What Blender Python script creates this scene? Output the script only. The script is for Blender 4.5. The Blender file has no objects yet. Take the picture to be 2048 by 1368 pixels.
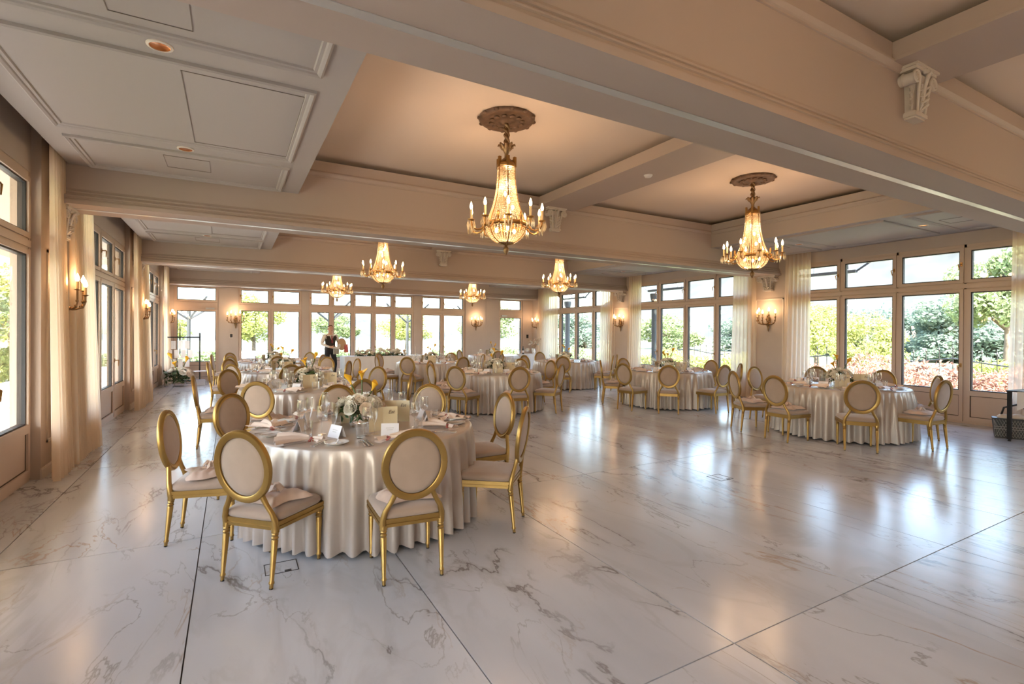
import bpy, bmesh, math, random
from math import sin, cos, pi, radians as R, atan2, hypot
from mathutils import Vector, Matrix

rnd = random.Random(7)
S = bpy.context.scene
COL = S.collection

# ------------------------------------------------------------------ camera
CAM_H = 1.555
F_PX, YAW, PITCH, ROLL, CY = 1001.58, 0.510910, -0.003561, -0.006073, 669.85
cam_d = bpy.data.cameras.new('camera')
cam_d.sensor_width = 36.0
cam_d.lens = F_PX / 2048 * 36.0
cam_d.shift_y = (CY - 684.0) / 2048.0
cam_d.clip_end = 3000
cam = bpy.data.objects.new('camera', cam_d)
COL.objects.link(cam)
_f = Vector((sin(YAW) * cos(PITCH), cos(YAW) * cos(PITCH), sin(PITCH)))
_r = Vector((cos(YAW), -sin(YAW), 0))
_d = _f.cross(_r)
_rr = cos(ROLL) * _r + sin(ROLL) * _d
_dd = -sin(ROLL) * _r + cos(ROLL) * _d
cam.matrix_world = Matrix(((_rr.x, -_dd.x, -_f.x, 0), (_rr.y, -_dd.y, -_f.y, 0), (_rr.z, -_dd.z, -_f.z, CAM_H), (0, 0, 0, 1)))
S.camera = cam

# ------------------------------------------------------------------ world, sun, exposure
world = bpy.data.worlds.new('world'); S.world = world
world.use_nodes = True
wn = world.node_tree.nodes; wl = world.node_tree.links
bg = wn['Background']
sky = wn.new('ShaderNodeTexSky')
sky.sky_type = 'NISHITA'
sky.sun_disc = False
sky.sun_elevation = R(48); sky.sun_rotation = R(215)
sky.air_density = 1.2; sky.dust_density = 3.0; sky.ozone_density = 0.8
wl.new(sky.outputs[0], bg.inputs[0])
bg.inputs[1].default_value = 1.6

sun_d = bpy.data.lights.new('sun', 'SUN'); sun_d.energy = 38.0; sun_d.angle = R(1.0); sun_d.color = (1.0, 0.95, 0.89)
sun = bpy.data.objects.new('sun', sun_d); COL.objects.link(sun)
sun.rotation_euler = Vector((-0.38, -0.52, 0.76)).to_track_quat('Z', 'Y').to_euler()

S.view_settings.view_transform = 'Standard'
S.view_settings.look = 'None'
S.view_settings.exposure = 0.45
S.view_settings.gamma = 1.0
S.view_settings.use_curve_mapping = False
cy = S.cycles
cy.use_denoising = True
cy.max_bounces = 10; cy.diffuse_bounces = 6; cy.glossy_bounces = 4; cy.transmission_bounces = 6
cy.transparent_max_bounces = 40
cy.sample_clamp_indirect = 6.0
cy.caustics_reflective = False; cy.caustics_refractive = False

# ------------------------------------------------------------------ materials
MATS = {}
def N(nt, t, **kw):
    n = nt.nodes.new(t)
    for k, v in kw.items(): setattr(n, k, v)
    return n
def mat(name, col, rough=0.6, metal=0.0, spec=None, sheen=0.0, emit=None, estr=0.0, var=0.0, vscale=4.0, bump=0.0, bscale=60.0, coat=0.0):
    m = bpy.data.materials.new(name); m.use_nodes = True
    nt = m.node_tree; b = nt.nodes['Principled BSDF']
    b.inputs['Base Color'].default_value = (*col, 1); b.inputs['Roughness'].default_value = rough; b.inputs['Metallic'].default_value = metal
    if spec is not None: b.inputs['Specular IOR Level'].default_value = spec
    if sheen: b.inputs['Sheen Weight'].default_value = sheen
    if coat: b.inputs['Coat Weight'].default_value = coat
    if emit: b.inputs['Emission Color'].default_value = (*emit, 1); b.inputs['Emission Strength'].default_value = estr
    if var or bump:
        tc = N(nt, 'ShaderNodeTexCoord')
    if var:
        nz = N(nt, 'ShaderNodeTexNoise'); nz.inputs['Scale'].default_value = vscale; nz.inputs['Detail'].default_value = 4
        nt.links.new(tc.outputs['Object'], nz.inputs['Vector'])
        cr = N(nt, 'ShaderNodeValToRGB')
        cr.color_ramp.elements[0].position = 0.3; cr.color_ramp.elements[1].position = 0.7
        cr.color_ramp.elements[0].color = (*[c * (1 - var) for c in col], 1); cr.color_ramp.elements[1].color = (*[min(1, c * (1 + var)) for c in col], 1)
        nt.links.new(nz.outputs['Fac'], cr.inputs['Fac']); nt.links.new(cr.outputs['Color'], b.inputs['Base Color'])
    if bump:
        n2 = N(nt, 'ShaderNodeTexNoise'); n2.inputs['Scale'].default_value = bscale; n2.inputs['Detail'].default_value = 3
        nt.links.new(tc.outputs['Object'], n2.inputs['Vector'])
        bp = N(nt, 'ShaderNodeBump'); bp.inputs['Strength'].default_value = bump; bp.inputs['Distance'].default_value = 0.01
        nt.links.new(n2.outputs['Fac'], bp.inputs['Height']); nt.links.new(bp.outputs['Normal'], b.inputs['Normal'])
    MATS[name] = m
    return m

def glassy(name, tint, base, rough=0.02, edge=1.0, ior=5.0):
    """thin clear glass: see-through, with Fresnel reflection"""
    m = bpy.data.materials.new(name); m.use_nodes = True; nt = m.node_tree
    nt.nodes.remove(nt.nodes['Principled BSDF']); out = nt.nodes['Material Output']
    tr = N(nt, 'ShaderNodeBsdfTransparent'); tr.inputs[0].default_value = (*tint, 1)
    gl = N(nt, 'ShaderNodeBsdfGlossy'); gl.inputs['Roughness'].default_value = rough
    gl.inputs['Color'].default_value = (1, 1, 1, 1)
    lw = N(nt, 'ShaderNodeLayerWeight'); lw.inputs['Blend'].default_value = 0.5
    fr = N(nt, 'ShaderNodeMath', operation='POWER'); fr.inputs[1].default_value = ior
    nt.links.new(lw.outputs['Facing'], fr.inputs[0])
    ma = N(nt, 'ShaderNodeMath', operation='MULTIPLY_ADD'); ma.inputs[1].default_value = edge; ma.inputs[2].default_value = base
    mx = N(nt, 'ShaderNodeMixShader')
    nt.links.new(fr.outputs[0], ma.inputs[0]); nt.links.new(ma.outputs[0], mx.inputs[0])
    nt.links.new(tr.outputs[0], mx.inputs[1]); nt.links.new(gl.outputs[0], mx.inputs[2]); nt.links.new(mx.outputs[0], out.inputs[0])
    MATS[name] = m
    return m

def sheer(name, col, transp, transl):
    m = bpy.data.materials.new(name); m.use_nodes = True; nt = m.node_tree
    nt.nodes.remove(nt.nodes['Principled BSDF']); out = nt.nodes['Material Output']
    d = N(nt, 'ShaderNodeBsdfDiffuse'); d.inputs[0].default_value = (*col, 1)
    t = N(nt, 'ShaderNodeBsdfTranslucent'); t.inputs[0].default_value = (*col, 1)
    p = N(nt, 'ShaderNodeBsdfTransparent'); p.inputs[0].default_value = (*[c ** 0.5 for c in col], 1)
    a = N(nt, 'ShaderNodeMixShader'); a.inputs[0].default_value = transl
    b = N(nt, 'ShaderNodeMixShader'); b.inputs[0].default_value = transp
    nt.links.new(d.outputs[0], a.inputs[1]); nt.links.new(t.outputs[0], a.inputs[2])
    nt.links.new(a.outputs[0], b.inputs[1]); nt.links.new(p.outputs[0], b.inputs[2]); nt.links.new(b.outputs[0], out.inputs[0])
    MATS[name] = m
    return m

def foliage(name, col, var=0.3, vscale=3.0):
    m = bpy.data.materials.new(name); m.use_nodes = True; nt = m.node_tree; L = nt.links.new
    nt.nodes.remove(nt.nodes['Principled BSDF']); out = nt.nodes['Material Output']
    tc = N(nt, 'ShaderNodeTexCoord'); nz = N(nt, 'ShaderNodeTexNoise'); nz.inputs['Scale'].default_value = vscale; L(tc.outputs['Object'], nz.inputs['Vector'])
    cr = N(nt, 'ShaderNodeValToRGB'); cr.color_ramp.elements[0].position = 0.35; cr.color_ramp.elements[1].position = 0.65
    cr.color_ramp.elements[0].color = (*[c * (1 - var) for c in col], 1); cr.color_ramp.elements[1].color = (*[min(1, c * (1 + var)) for c in col], 1)
    L(nz.outputs['Fac'], cr.inputs['Fac'])
    d = N(nt, 'ShaderNodeBsdfDiffuse'); t = N(nt, 'ShaderNodeBsdfTranslucent'); a = N(nt, 'ShaderNodeMixShader'); a.inputs[0].default_value = 0.42
    L(cr.outputs[0], d.inputs[0]); L(cr.outputs[0], t.inputs[0]); L(d.outputs[0], a.inputs[1]); L(t.outputs[0], a.inputs[2]); L(a.outputs[0], out.inputs[0])
    MATS[name] = m
    return m

def marble(name):
    m = bpy.data.materials.new(name); m.use_nodes = True; nt = m.node_tree; L = nt.links.new
    b = nt.nodes['Principled BSDF']
    tc = N(nt, 'ShaderNodeTexCoord'); oi = N(nt, 'ShaderNodeObjectInfo')
    ml = N(nt, 'ShaderNodeMath', operation='MULTIPLY'); ml.inputs[1].default_value = 57.0
    L(oi.outputs['Random'], ml.inputs[0])
    cb = N(nt, 'ShaderNodeCombineXYZ'); L(ml.outputs[0], cb.inputs[0]); L(ml.outputs[0], cb.inputs[2])
    mp = N(nt, 'ShaderNodeMapping'); mp.inputs['Rotation'].default_value = (0, 0, 0.3); mp.inputs['Scale'].default_value = (1.5, 0.52, 1)
    L(tc.outputs['Object'], mp.inputs[0])
    ad = N(nt, 'ShaderNodeVectorMath', operation='ADD'); L(mp.outputs[0], ad.inputs[0]); L(cb.outputs[0], ad.inputs[1])
    def ridge(scale, dist, lo, hi, off):
        o = N(nt, 'ShaderNodeVectorMath', operation='ADD'); o.inputs[1].default_value = (off, off * 1.7, 0); L(ad.outputs[0], o.inputs[0])
        nz = N(nt, 'ShaderNodeTexNoise'); nz.inputs['Scale'].default_value = scale; nz.inputs['Detail'].default_value = 9; nz.inputs['Roughness'].default_value = 0.55; nz.inputs['Distortion'].default_value = dist
        L(o.outputs[0], nz.inputs['Vector'])
        s = N(nt, 'ShaderNodeMath', operation='SUBTRACT'); s.inputs[1].default_value = 0.5; L(nz.outputs['Fac'], s.inputs[0])
        a = N(nt, 'ShaderNodeMath', operation='ABSOLUTE'); L(s.outputs[0], a.inputs[0])
        mr = N(nt, 'ShaderNodeMapRange'); mr.inputs['From Min'].default_value = lo; mr.inputs['From Max'].default_value = hi; mr.inputs['To Min'].default_value = 1; mr.inputs['To Max'].default_value = 0
        mr.interpolation_type = 'SMOOTHSTEP'
        L(a.outputs[0], mr.inputs['Value'])
        return mr.outputs[0]
    def mask(scale, lo, hi, off):
        o = N(nt, 'ShaderNodeVectorMath', operation='ADD'); o.inputs[1].default_value = (off, -off, 0); L(ad.outputs[0], o.inputs[0])
        nz = N(nt, 'ShaderNodeTexNoise'); nz.inputs['Scale'].default_value = scale; nz.inputs['Detail'].default_value = 2
        L(o.outputs[0], nz.inputs['Vector'])
        mr = N(nt, 'ShaderNodeMapRange'); mr.inputs['From Min'].default_value = lo; mr.inputs['From Max'].default_value = hi
        L(nz.outputs['Fac'], mr.inputs['Value'])
        return mr.outputs[0]
    def mul(x, y):
        n = N(nt, 'ShaderNodeMath', operation='MULTIPLY')
        for i, v in enumerate((x, y)):
            if isinstance(v, (int, float)): n.inputs[i].default_value = v
            else: L(v, n.inputs[i])
        return n.outputs[0]
    def mix(f, c0, c1):
        n = N(nt, 'ShaderNodeMixRGB'); L(f, n.inputs[0])
        for i, c in ((1, c0), (2, c1)):
            if isinstance(c, tuple): n.inputs[i].default_value = (*c, 1)
            else: L(c, n.inputs[i])
        return n.outputs[0]
    v1 = mul(ridge(0.75, 0.3, 0.0, 0.009, 0), mask(1.0, 0.455, 0.57, 5))
    v1b = mul(ridge(0.75, 0.3, 0.0, 0.05, 0), mask(1.0, 0.46, 0.66, 5))
    v2 = mul(ridge(1.7, 0.7, 0.0, 0.011, 11), mask(1.3, 0.43, 0.57, 17))
    v2b = mul(ridge(1.2, 0.9, 0.0, 0.05, 71), mask(0.9, 0.45, 0.68, 77))
    v3 = mul(ridge(0.9, 0.6, 0.0, 0.009, 31), mask(1.0, 0.50, 0.62, 37))
    cl = mask(1.1, 0.33, 0.68, 51)
    c = mix(cl, (0.50, 0.515, 0.54), (0.63, 0.645, 0.67))
    c = mix(mul(v2b, 0.26), c, (0.33, 0.31, 0.29))
    c = mix(mul(v1b, 0.36), c, (0.30, 0.28, 0.26))
    c = mix(mul(v2, 0.60), c, (0.25, 0.225, 0.20))
    c = mix(mul(v3, 0.60), c, (0.36, 0.24, 0.13))
    c = mix(mul(v1, 0.70), c, (0.14, 0.12, 0.105))
    L(c, b.inputs['Base Color'])
    b.inputs['Roughness'].default_value = 0.2
    b.inputs['Specular IOR Level'].default_value = 0.75
    MATS[name] = m
    return m

mat('plaster', (0.54, 0.45, 0.39), 0.75, var=0.02)
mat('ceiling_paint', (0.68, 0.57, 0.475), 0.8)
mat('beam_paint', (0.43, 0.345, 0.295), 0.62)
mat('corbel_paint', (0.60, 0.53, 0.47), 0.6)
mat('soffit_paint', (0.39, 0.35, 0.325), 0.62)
mat('frame_paint', (0.60, 0.465, 0.375), 0.42)
mat('skirting', (0.70, 0.62, 0.54), 0.5)
mat('hatch_line', (0.19, 0.155, 0.13), 0.7)
mat('gasket', (0.012, 0.012, 0.014), 0.5)
mat('aluminium', (0.62, 0.62, 0.62), 0.3, 0.6)
mat('grout', (0.09, 0.075, 0.065), 0.8)
marble('marble')
mat('gold', (0.40, 0.25, 0.078), 0.40, 0.85, var=0.08, vscale=9)
mat('brass', (0.38, 0.215, 0.075), 0.36, 0.95)
mat('aged_brass', (0.30, 0.185, 0.09), 0.42, 0.8, var=0.25, vscale=30)
mat('rose_paint', (0.145, 0.085, 0.05), 0.55, 0.25, var=0.3, vscale=14)
mat('velvet', (0.37, 0.27, 0.205), 0.85, sheen=0.5, var=0.07, vscale=7)
mat('satin', (0.52, 0.445, 0.385), 0.37, 0.22, spec=0.7)
mat('white_cloth', (0.72, 0.69, 0.66), 0.7)
mat('napkin', (0.80, 0.66, 0.56), 0.4, sheen=0.2)
mat('shawl', (0.62, 0.47, 0.385), 0.6, sheen=0.3, var=0.06, vscale=12)
mat('china', (0.80, 0.79, 0.77), 0.12, coat=0.5)
mat('silver', (0.72, 0.69, 0.65), 0.18, 1.0)
mat('card_white', (0.80, 0.78, 0.80), 0.7)
mat('card_cream', (0.83, 0.72, 0.49), 0.7)
mat('ink', (0.10, 0.075, 0.05), 0.7)
mat('petal_white', (0.83, 0.79, 0.70), 0.6, sheen=0.1)
mat('petal_blush', (0.80, 0.68, 0.56), 0.6)
mat('calla_yellow', (0.85, 0.47, 0.03), 0.4)
mat('stem_green', (0.07, 0.11, 0.025), 0.5)
mat('leaf_dark', (0.05, 0.085, 0.025), 0.5, var=0.3, vscale=25)
mat('berry', (0.45, 0.14, 0.12), 0.5)
mat('wax', (0.78, 0.68, 0.55), 0.5)
mat('candle_sleeve', (0.78, 0.56, 0.30), 0.55)
mat('bulb', (1, 0.8, 0.5), 0.3, emit=(1.0, 0.66, 0.34), estr=13.0)
mat('black_metal', (0.012, 0.012, 0.013), 0.4, 0.3)
mat('black_plastic', (0.015, 0.014, 0.014), 0.45)
mat('copper', (0.75, 0.28, 0.08), 0.2, 1.0)
mat('steel_grey', (0.085, 0.10, 0.12), 0.5, 0.2)
mat('steel_dark', (0.03, 0.035, 0.035), 0.5, 0.2)
mat('skin', (0.62, 0.37, 0.27), 0.55)
mat('hair', (0.22, 0.11, 0.05), 0.7)
mat('shirt', (0.72, 0.68, 0.64), 0.7)
mat('vest', (0.030, 0.022, 0.018), 0.7)
mat('trousers', (0.012, 0.011, 0.013), 0.7)
mat('tie', (0.19, 0.02, 0.025), 0.5)
mat('red_cloth', (0.50, 0.10, 0.10), 0.7)
mat('tan_wood', (0.50, 0.33, 0.20), 0.5)
mat('grey_cloth', (0.40, 0.37, 0.33), 0.8)
mat('cardboard', (0.55, 0.41, 0.29), 0.8)
mat('paving', (0.33, 0.32, 0.30), 0.8, var=0.06, vscale=1.5)
mat('grass', (0.13, 0.145, 0.075), 0.9, var=0.25, vscale=0.6)
foliage('foliage_yellow', (0.27, 0.30, 0.10))
foliage('foliage_green', (0.19, 0.24, 0.12))
foliage('foliage_dark', (0.16, 0.215, 0.175))
foliage('foliage_red', (0.36, 0.20, 0.145), 0.45, 6)
mat('bark', (0.10, 0.075, 0.055), 0.8)
mat('hill', (0.024, 0.029, 0.027), 0.9, var=0.35, vscale=0.05)
mat('outdoor_white', (0.75, 0.74, 0.72), 0.7)
glassy('pane', (0.975, 0.985, 0.98), 0.025, 0.0, 0.75, 5.0)
glassy('stemware', (0.965, 0.965, 0.965), 0.05, 0.015, 0.85, 2.2)
sheer('curtain', (0.93, 0.80, 0.64), 0.15, 0.62)
sheer('organza', (0.80, 0.66, 0.54), 0.3, 0.4)

def crystal(name):
    m = bpy.data.materials.new(name); m.use_nodes = True; nt = m.node_tree
    nt.nodes.remove(nt.nodes['Principled BSDF']); out = nt.nodes['Material Output']
    t = N(nt, 'ShaderNodeBsdfTranslucent'); t.inputs[0].default_value = (0.95, 0.83, 0.62, 1)
    g = N(nt, 'ShaderNodeBsdfGlossy'); g.inputs[0].default_value = (1, 0.93, 0.8, 1); g.inputs['Roughness'].default_value = 0.12
    p = N(nt, 'ShaderNodeBsdfTransparent')
    a = N(nt, 'ShaderNodeMixShader'); a.inputs[0].default_value = 0.3
    b = N(nt, 'ShaderNodeMixShader'); b.inputs[0].default_value = 0.35
    nt.links.new(t.outputs[0], a.inputs[1]); nt.links.new(g.outputs[0], a.inputs[2]); nt.links.new(a.outputs[0], b.inputs[1]); nt.links.new(p.outputs[0], b.inputs[2]); nt.links.new(b.outputs[0], out.inputs[0])
    MATS[name] = m
crystal('crystal')

# ------------------------------------------------------------------ mesh helpers
class MB:
    def __init__(s, xf=None):
        s.v = []; s.f = []; s.xf = xf
    def add(s, vs, fs):
        o = len(s.v)
        s.v += [tuple(s.xf(*p)) if s.xf else tuple(p) for p in vs]
        s.f += [tuple(i + o for i in f) for f in fs]
        return s
    def box(s, x0, y0, z0, x1, y1, z1):
        return s.add([(x0, y0, z0), (x1, y0, z0), (x1, y1, z0), (x0, y1, z0), (x0, y0, z1), (x1, y0, z1), (x1, y1, z1), (x0, y1, z1)],
                     [(3, 2, 1, 0), (4, 5, 6, 7), (0, 1, 5, 4), (1, 2, 6, 5), (2, 3, 7, 6), (3, 0, 4, 7)])
    def lathe(s, prof, n=16, c=(0, 0, 0), cap=True, sx=1.0, sy=1.0):
        vs = []; fs = []
        for (r, z) in prof:
            for k in range(n):
                a = 2 * pi * k / n
                vs.append((c[0] + r * cos(a) * sx, c[1] + r * sin(a) * sy, c[2] + z))
        m = len(prof)
        for i in range(m - 1):
            for k in range(n):
                k2 = (k + 1) % n
                fs.append((i * n + k, i * n + k2, (i + 1) * n + k2, (i + 1) * n + k))
        if cap:
            if prof[0][0] > 1e-5: fs.append(tuple(range(n - 1, -1, -1)))
            if prof[-1][0] > 1e-5: fs.append(tuple((m - 1) * n + k for k in range(n)))
        return s.add(vs, fs)
    def tube(s, pts, r, n=8, cap=True, flat=None):
        P = [Vector(p) for p in pts]
        rs = r if isinstance(r, (list, tuple)) else [r] * len(P)
        vs = []; fs = []
        up = None
        for i, p in enumerate(P):
            t = (P[min(i + 1, len(P) - 1)] - P[max(i - 1, 0)])
            if t.length < 1e-9: t = Vector((0, 0, 1))
            t.normalize()
            if up is None: up = t.orthogonal().normalized() if flat is None else Vector(flat)
            a = (up - t * up.dot(t))
            a = a.normalized() if a.length > 1e-6 else t.orthogonal().normalized()
            up = a; b = t.cross(a)
            ri = rs[i]; ra, rb = ri if isinstance(ri, (list, tuple)) else (ri, ri)
            for k in range(n):
                an = 2 * pi * k / n + pi / n
                vs.append(tuple(p + a * (ra * cos(an)) + b * (rb * sin(an))))
        for i in range(len(P) - 1):
            for k in range(n):
                k2 = (k + 1) % n
                fs.append((i * n + k, i * n + k2, (i + 1) * n + k2, (i + 1) * n + k))
        if cap:
            fs.append(tuple(range(n - 1, -1, -1))); fs.append(tuple((len(P) - 1) * n + k for k in range(n)))
        return s.add(vs, fs)
    def sphere(s, c, r, nu=12, nv=8):
        rx, ry, rz = r if isinstance(r, (list, tuple)) else (r, r, r)
        vs = [(c[0], c[1], c[2] - rz)]; fs = []
        for i in range(1, nv):
            t = -pi / 2 + pi * i / nv
            for k in range(nu):
                a = 2 * pi * k / nu
                vs.append((c[0] + rx * cos(t) * cos(a), c[1] + ry * cos(t) * sin(a), c[2] + rz * sin(t)))
        vs.append((c[0], c[1], c[2] + rz))
        for k in range(nu): fs.append((0, 1 + (k + 1) % nu, 1 + k))
        for i in range(nv - 2):
            for k in range(nu):
                k2 = (k + 1) % nu
                fs.append((1 + i * nu + k, 1 + i * nu + k2, 1 + (i + 1) * nu + k2, 1 + (i + 1) * nu + k))
        t = len(vs) - 1
        for k in range(nu): fs.append((t, 1 + (nv - 2) * nu + k, 1 + (nv - 2) * nu + (k + 1) % nu))
        return s.add(vs, fs)
    def octa(s, c, r, rz=None):
        rz = rz or r; x, y, z = c
        return s.add([(x + r, y, z), (x, y + r, z), (x - r, y, z), (x, y - r, z), (x, y, z + rz), (x, y, z - rz)],
                     [(0, 1, 4), (1, 2, 4), (2, 3, 4), (3, 0, 4), (1, 0, 5), (2, 1, 5), (3, 2, 5), (0, 3, 5)])
    def grid(s, fn, nu, nv, closeu=False):
        vs = []; fs = []
        cu = nu if closeu else nu + 1
        for j in range(nv + 1):
            for i in range(cu): vs.append(fn(i / nu, j / nv))
        for j in range(nv):
            for i in range(nu):
                i2 = (i + 1) % cu
                fs.append((j * cu + i, j * cu + i2, (j + 1) * cu + i2, (j + 1) * cu + i))
        return s.add(vs, fs)
    def extrude(s, poly, a0, a1, mapf):
        """poly of (p,q); mapf(p,q,a)->xyz ; extruded along a"""
        n = len(poly)
        vs = [mapf(p, q, a0) for p, q in poly] + [mapf(p, q, a1) for p, q in poly]
        fs = [(i, (i + 1) % n, n + (i + 1) % n, n + i) for i in range(n)]
        fs += [tuple(range(n - 1, -1, -1)), tuple(range(n, 2 * n))]
        return s.add(vs, fs)
    def mesh(s, name, m=None, smooth=False, angle=None, fix=True):
        me = bpy.data.meshes.new(name)
        me.from_pydata(s.v, [], s.f)
        if fix:
            bm = bmesh.new(); bm.from_mesh(me)
            bmesh.ops.recalc_face_normals(bm, faces=bm.faces)
            bm.to_mesh(me); bm.free()
        if smooth:
            me.polygons.foreach_set('use_smooth', [True] * len(me.polygons))
            if angle:
                try: me.set_sharp_from_angle(angle=R(angle))
                except Exception: pass
        if m: me.materials.append(MATS[m])
        me.update()
        return me

def link(name, data, parent=None, loc=None, rot=None, scale=None):
    o = bpy.data.objects.new(name, data); COL.objects.link(o)
    if parent is not None: o.parent = parent
    if loc is not None: o.location = loc
    if rot is not None: o.rotation_euler = rot
    if scale is not None: o.scale = scale
    return o
def tag(o, label=None, cat=None, group=None, kind=None):
    if label: o['label'] = label
    if cat: o['category'] = cat
    if group: o['group'] = group
    if kind: o['kind'] = kind
    return o
def build(name, mb, m, parent=None, smooth=False, angle=None, **kw):
    return link(name, mb.mesh(name, m, smooth, angle), parent, **kw)
def thing(name, label, cat, loc=(0, 0, 0), rotz=0.0, group=None):
    o = link(name, None, None, loc, (0, 0, rotz)); o.empty_display_size = 0.1
    return tag(o, label, cat, group)
def instance(parts, root):
    """parts: list of (name, mesh, loc, rot, [subparts])"""
    for p in parts:
        o = link(p[0], p[1], root, p[2], p[3])
        for q in (p[4] if len(p) > 4 else ()):
            link(q[0], q[1], o, q[2], q[3])

# ------------------------------------------------------------------ room dimensions (metres)
XL, XR, YF, YN = -1.84, 11.40, 18.42, -3.3
PXL, PXR = -1.73, 11.29
ZB, ZS, ZLIP, ZC, ZTOP = 2.955, 3.40, 3.885, 3.965, 4.15
PER = 5.235
BEAMS = [7.49 + PER * k for k in (-2, -1, 0, 1)] + [18.05]
BW = 0.30
XS0, XS1 = 0.775, 8.92            # inner edges of the two side soffits
XC = 4.91; XCH = 0.365            # cross beam
WIN0 = 2.79                       # start of first visible window bay
W4 = 4.16

# ------------------------------------------------------------------ floor of large marble slabs
floor = build('floor', MB().box(XL - 0.3, YN - 0.3, -0.25, XR + 0.3, YF + 0.3, -0.012), 'grout'); tag(floor, kind='structure')
SX, SY = 1.203, 2.785
gx0, gy0 = 2.215, 1.643
slab_meshes = {}
i0 = math.floor((XL - gx0) / SX); i1 = math.ceil((XR + 0.05 - gx0) / SX)
j0 = math.floor((YN - gy0) / SY); j1 = math.ceil((YF + 0.05 - gy0) / SY)
for i in range(i0, i1):
    for j in range(j0, j1):
        x0 = max(gx0 + i * SX, XL - 0.02); x1 = min(gx0 + (i + 1) * SX, XR + 0.02)
        y0 = max(gy0 + j * SY, YN); y1 = min(gy0 + (j + 1) * SY, YF + 0.05)
        if x1 - x0 < 0.02 or y1 - y0 < 0.02: continue
        w, d = round(x1 - x0, 3), round(y1 - y0, 3)
        k = (w, d)
        if k not in slab_meshes:
            g = 0.0034
            slab_meshes[k] = MB().box(-w / 2 + g, -d / 2 + g, -0.012, w / 2 - g, d / 2 - g, 0.0).mesh('floor_slab', 'marble')
        link('floor_slab', slab_meshes[k], floor, ((x0 + x1) / 2, (y0 + y1) / 2, 0))

# ------------------------------------------------------------------ ceiling, beams, coffers
ceil_o = build('ceiling', MB().box(XL - 0.35, YN - 0.35, ZC, XR + 0.35, YF + 0.35, ZTOP), 'ceiling_paint'); tag(ceil_o, kind='structure')

def beam_profile():
    h = [(0.30, 2.955), (0.30, 2.998), (0.286, 3.002), (0.286, 3.012), (0.274, 3.018), (0.270, 3.040), (0.278, 3.046), (0.278, 3.056), (0.262, 3.062), (0.250, 3.085), (0.258, 3.090), (0.258, 3.104), (0.246, 3.110), (0.236, 3.135),
         (0.236, 3.665), (0.246, 3.668), (0.246, 3.682), (0.256, 3.690), (0.272, 3.712), (0.276, 3.716), (0.276, 3.732), (0.256, 3.742), (0.248, 3.755), (0.248, ZLIP), (0.196, ZLIP), (0.196, 3.80)]
    return [(-p, q) for p, q in reversed(h)] + h
corb = None
def corbel_mesh():
    """scrolled acanthus corbel; local x right, y out of wall, z up, height 0.36"""
    mb = MB()
    mb.extrude([(0, 0), (0.060, 0), (0.066, 0.14), (0.085, 0.24), (0.10, 0.30), (0, 0.30)], -0.075, 0.075, lambda p, q, a: (a * (0.78 + 0.8 * q), p, q))
    mb.box(-0.085, 0, -0.03, 0.085, 0.095, 0.0); mb.box(-0.072, 0, -0.045, 0.072, 0.08, -0.03); mb.box(-0.078, 0, 0.0, 0.078, 0.085, 0.012)
    mb.box(-0.15, 0, 0.312, 0.15, 0.125, 0.335); mb.box(-0.165, 0, 0.335, 0.165, 0.14, 0.362)
    for sgn in (-1, 1):
        cx, cz = sgn * 0.125, 0.252
        for y in (0.115, 0.03):
            pts = []
            for t in range(25):
                a = -0.4 + t / 24 * 4.6 * pi; r = 0.056 * (1 - t / 27)
                pts.append((cx - sgn * r * cos(a), y, cz + r * sin(a)))
            mb.tube(pts, 0.0105, 6)
        mb.tube([(cx, 0.0, cz), (cx, 0.108, cz)], 0.045, 12)
        mb.tube([(sgn * 0.055, 0.09, 0.0), (sgn * 0.066, 0.10, 0.12), (sgn * 0.078, 0.112, 0.22), (sgn * 0.10, 0.118, 0.306)], [0.010, 0.011, 0.012, 0.010], 6)
        for k in range(4):                       # curling leaf lobes along the side
            z = 0.035 + 0.048 * k
            mb.tube([(0.0, 0.075, z - 0.02), (sgn * 0.022, 0.10, z + 0.012), (sgn * (0.04 + 0.004 * k), 0.118, z + 0.034), (sgn * (0.052 + 0.005 * k), 0.108, z + 0.026)], [0.006, 0.012, 0.011, 0.004], 6)
            mb.tube([(sgn * 0.06, 0.05, z), (sgn * (0.088 + 0.006 * k), 0.065, z + 0.022), (sgn * (0.096 + 0.007 * k), 0.06, z + 0.006)], [0.012, 0.010, 0.004], 6)
    mb.tube([(0, 0.075, 0.01), (0, 0.10, 0.10), (0, 0.112, 0.20), (0, 0.135, 0.285), (0, 0.16, 0.30), (0, 0.168, 0.28)], [0.008, 0.011, 0.013, 0.016, 0.013, 0.005], 8)
    for k in range(3): mb.sphere(((k - 1) * 0.032, 0.125, 0.318 + 0.012 * (k == 1)), (0.017, 0.018, 0.026), 8, 5)
    return mb.mesh('corbel', 'corbel_paint', True, 50)
CORBEL = corbel_mesh()

for bi, yc in enumerate(BEAMS):
    prof = beam_profile()
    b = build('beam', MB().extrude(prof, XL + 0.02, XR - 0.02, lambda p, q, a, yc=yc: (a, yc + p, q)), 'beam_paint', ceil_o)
    ch = MB().box(XL + 0.12, yc - 0.030, ZB - 0.004, XR - 0.12, yc + 0.030, ZB + 0.004)
    build('light_channel', ch, 'aluminium', b)
    if bi >= 1:
        link('corbel', CORBEL, b, (XC - 0.03, yc - 0.232, 3.36), (0, 0, pi), (1.15, 1.0, 1.0))
    if bi == len(BEAMS) - 1:
        build('cornice_back', MB().box(XL, yc + 0.20, ZB, XR, YF + 0.2, ZC), 'beam_paint', b)

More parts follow.
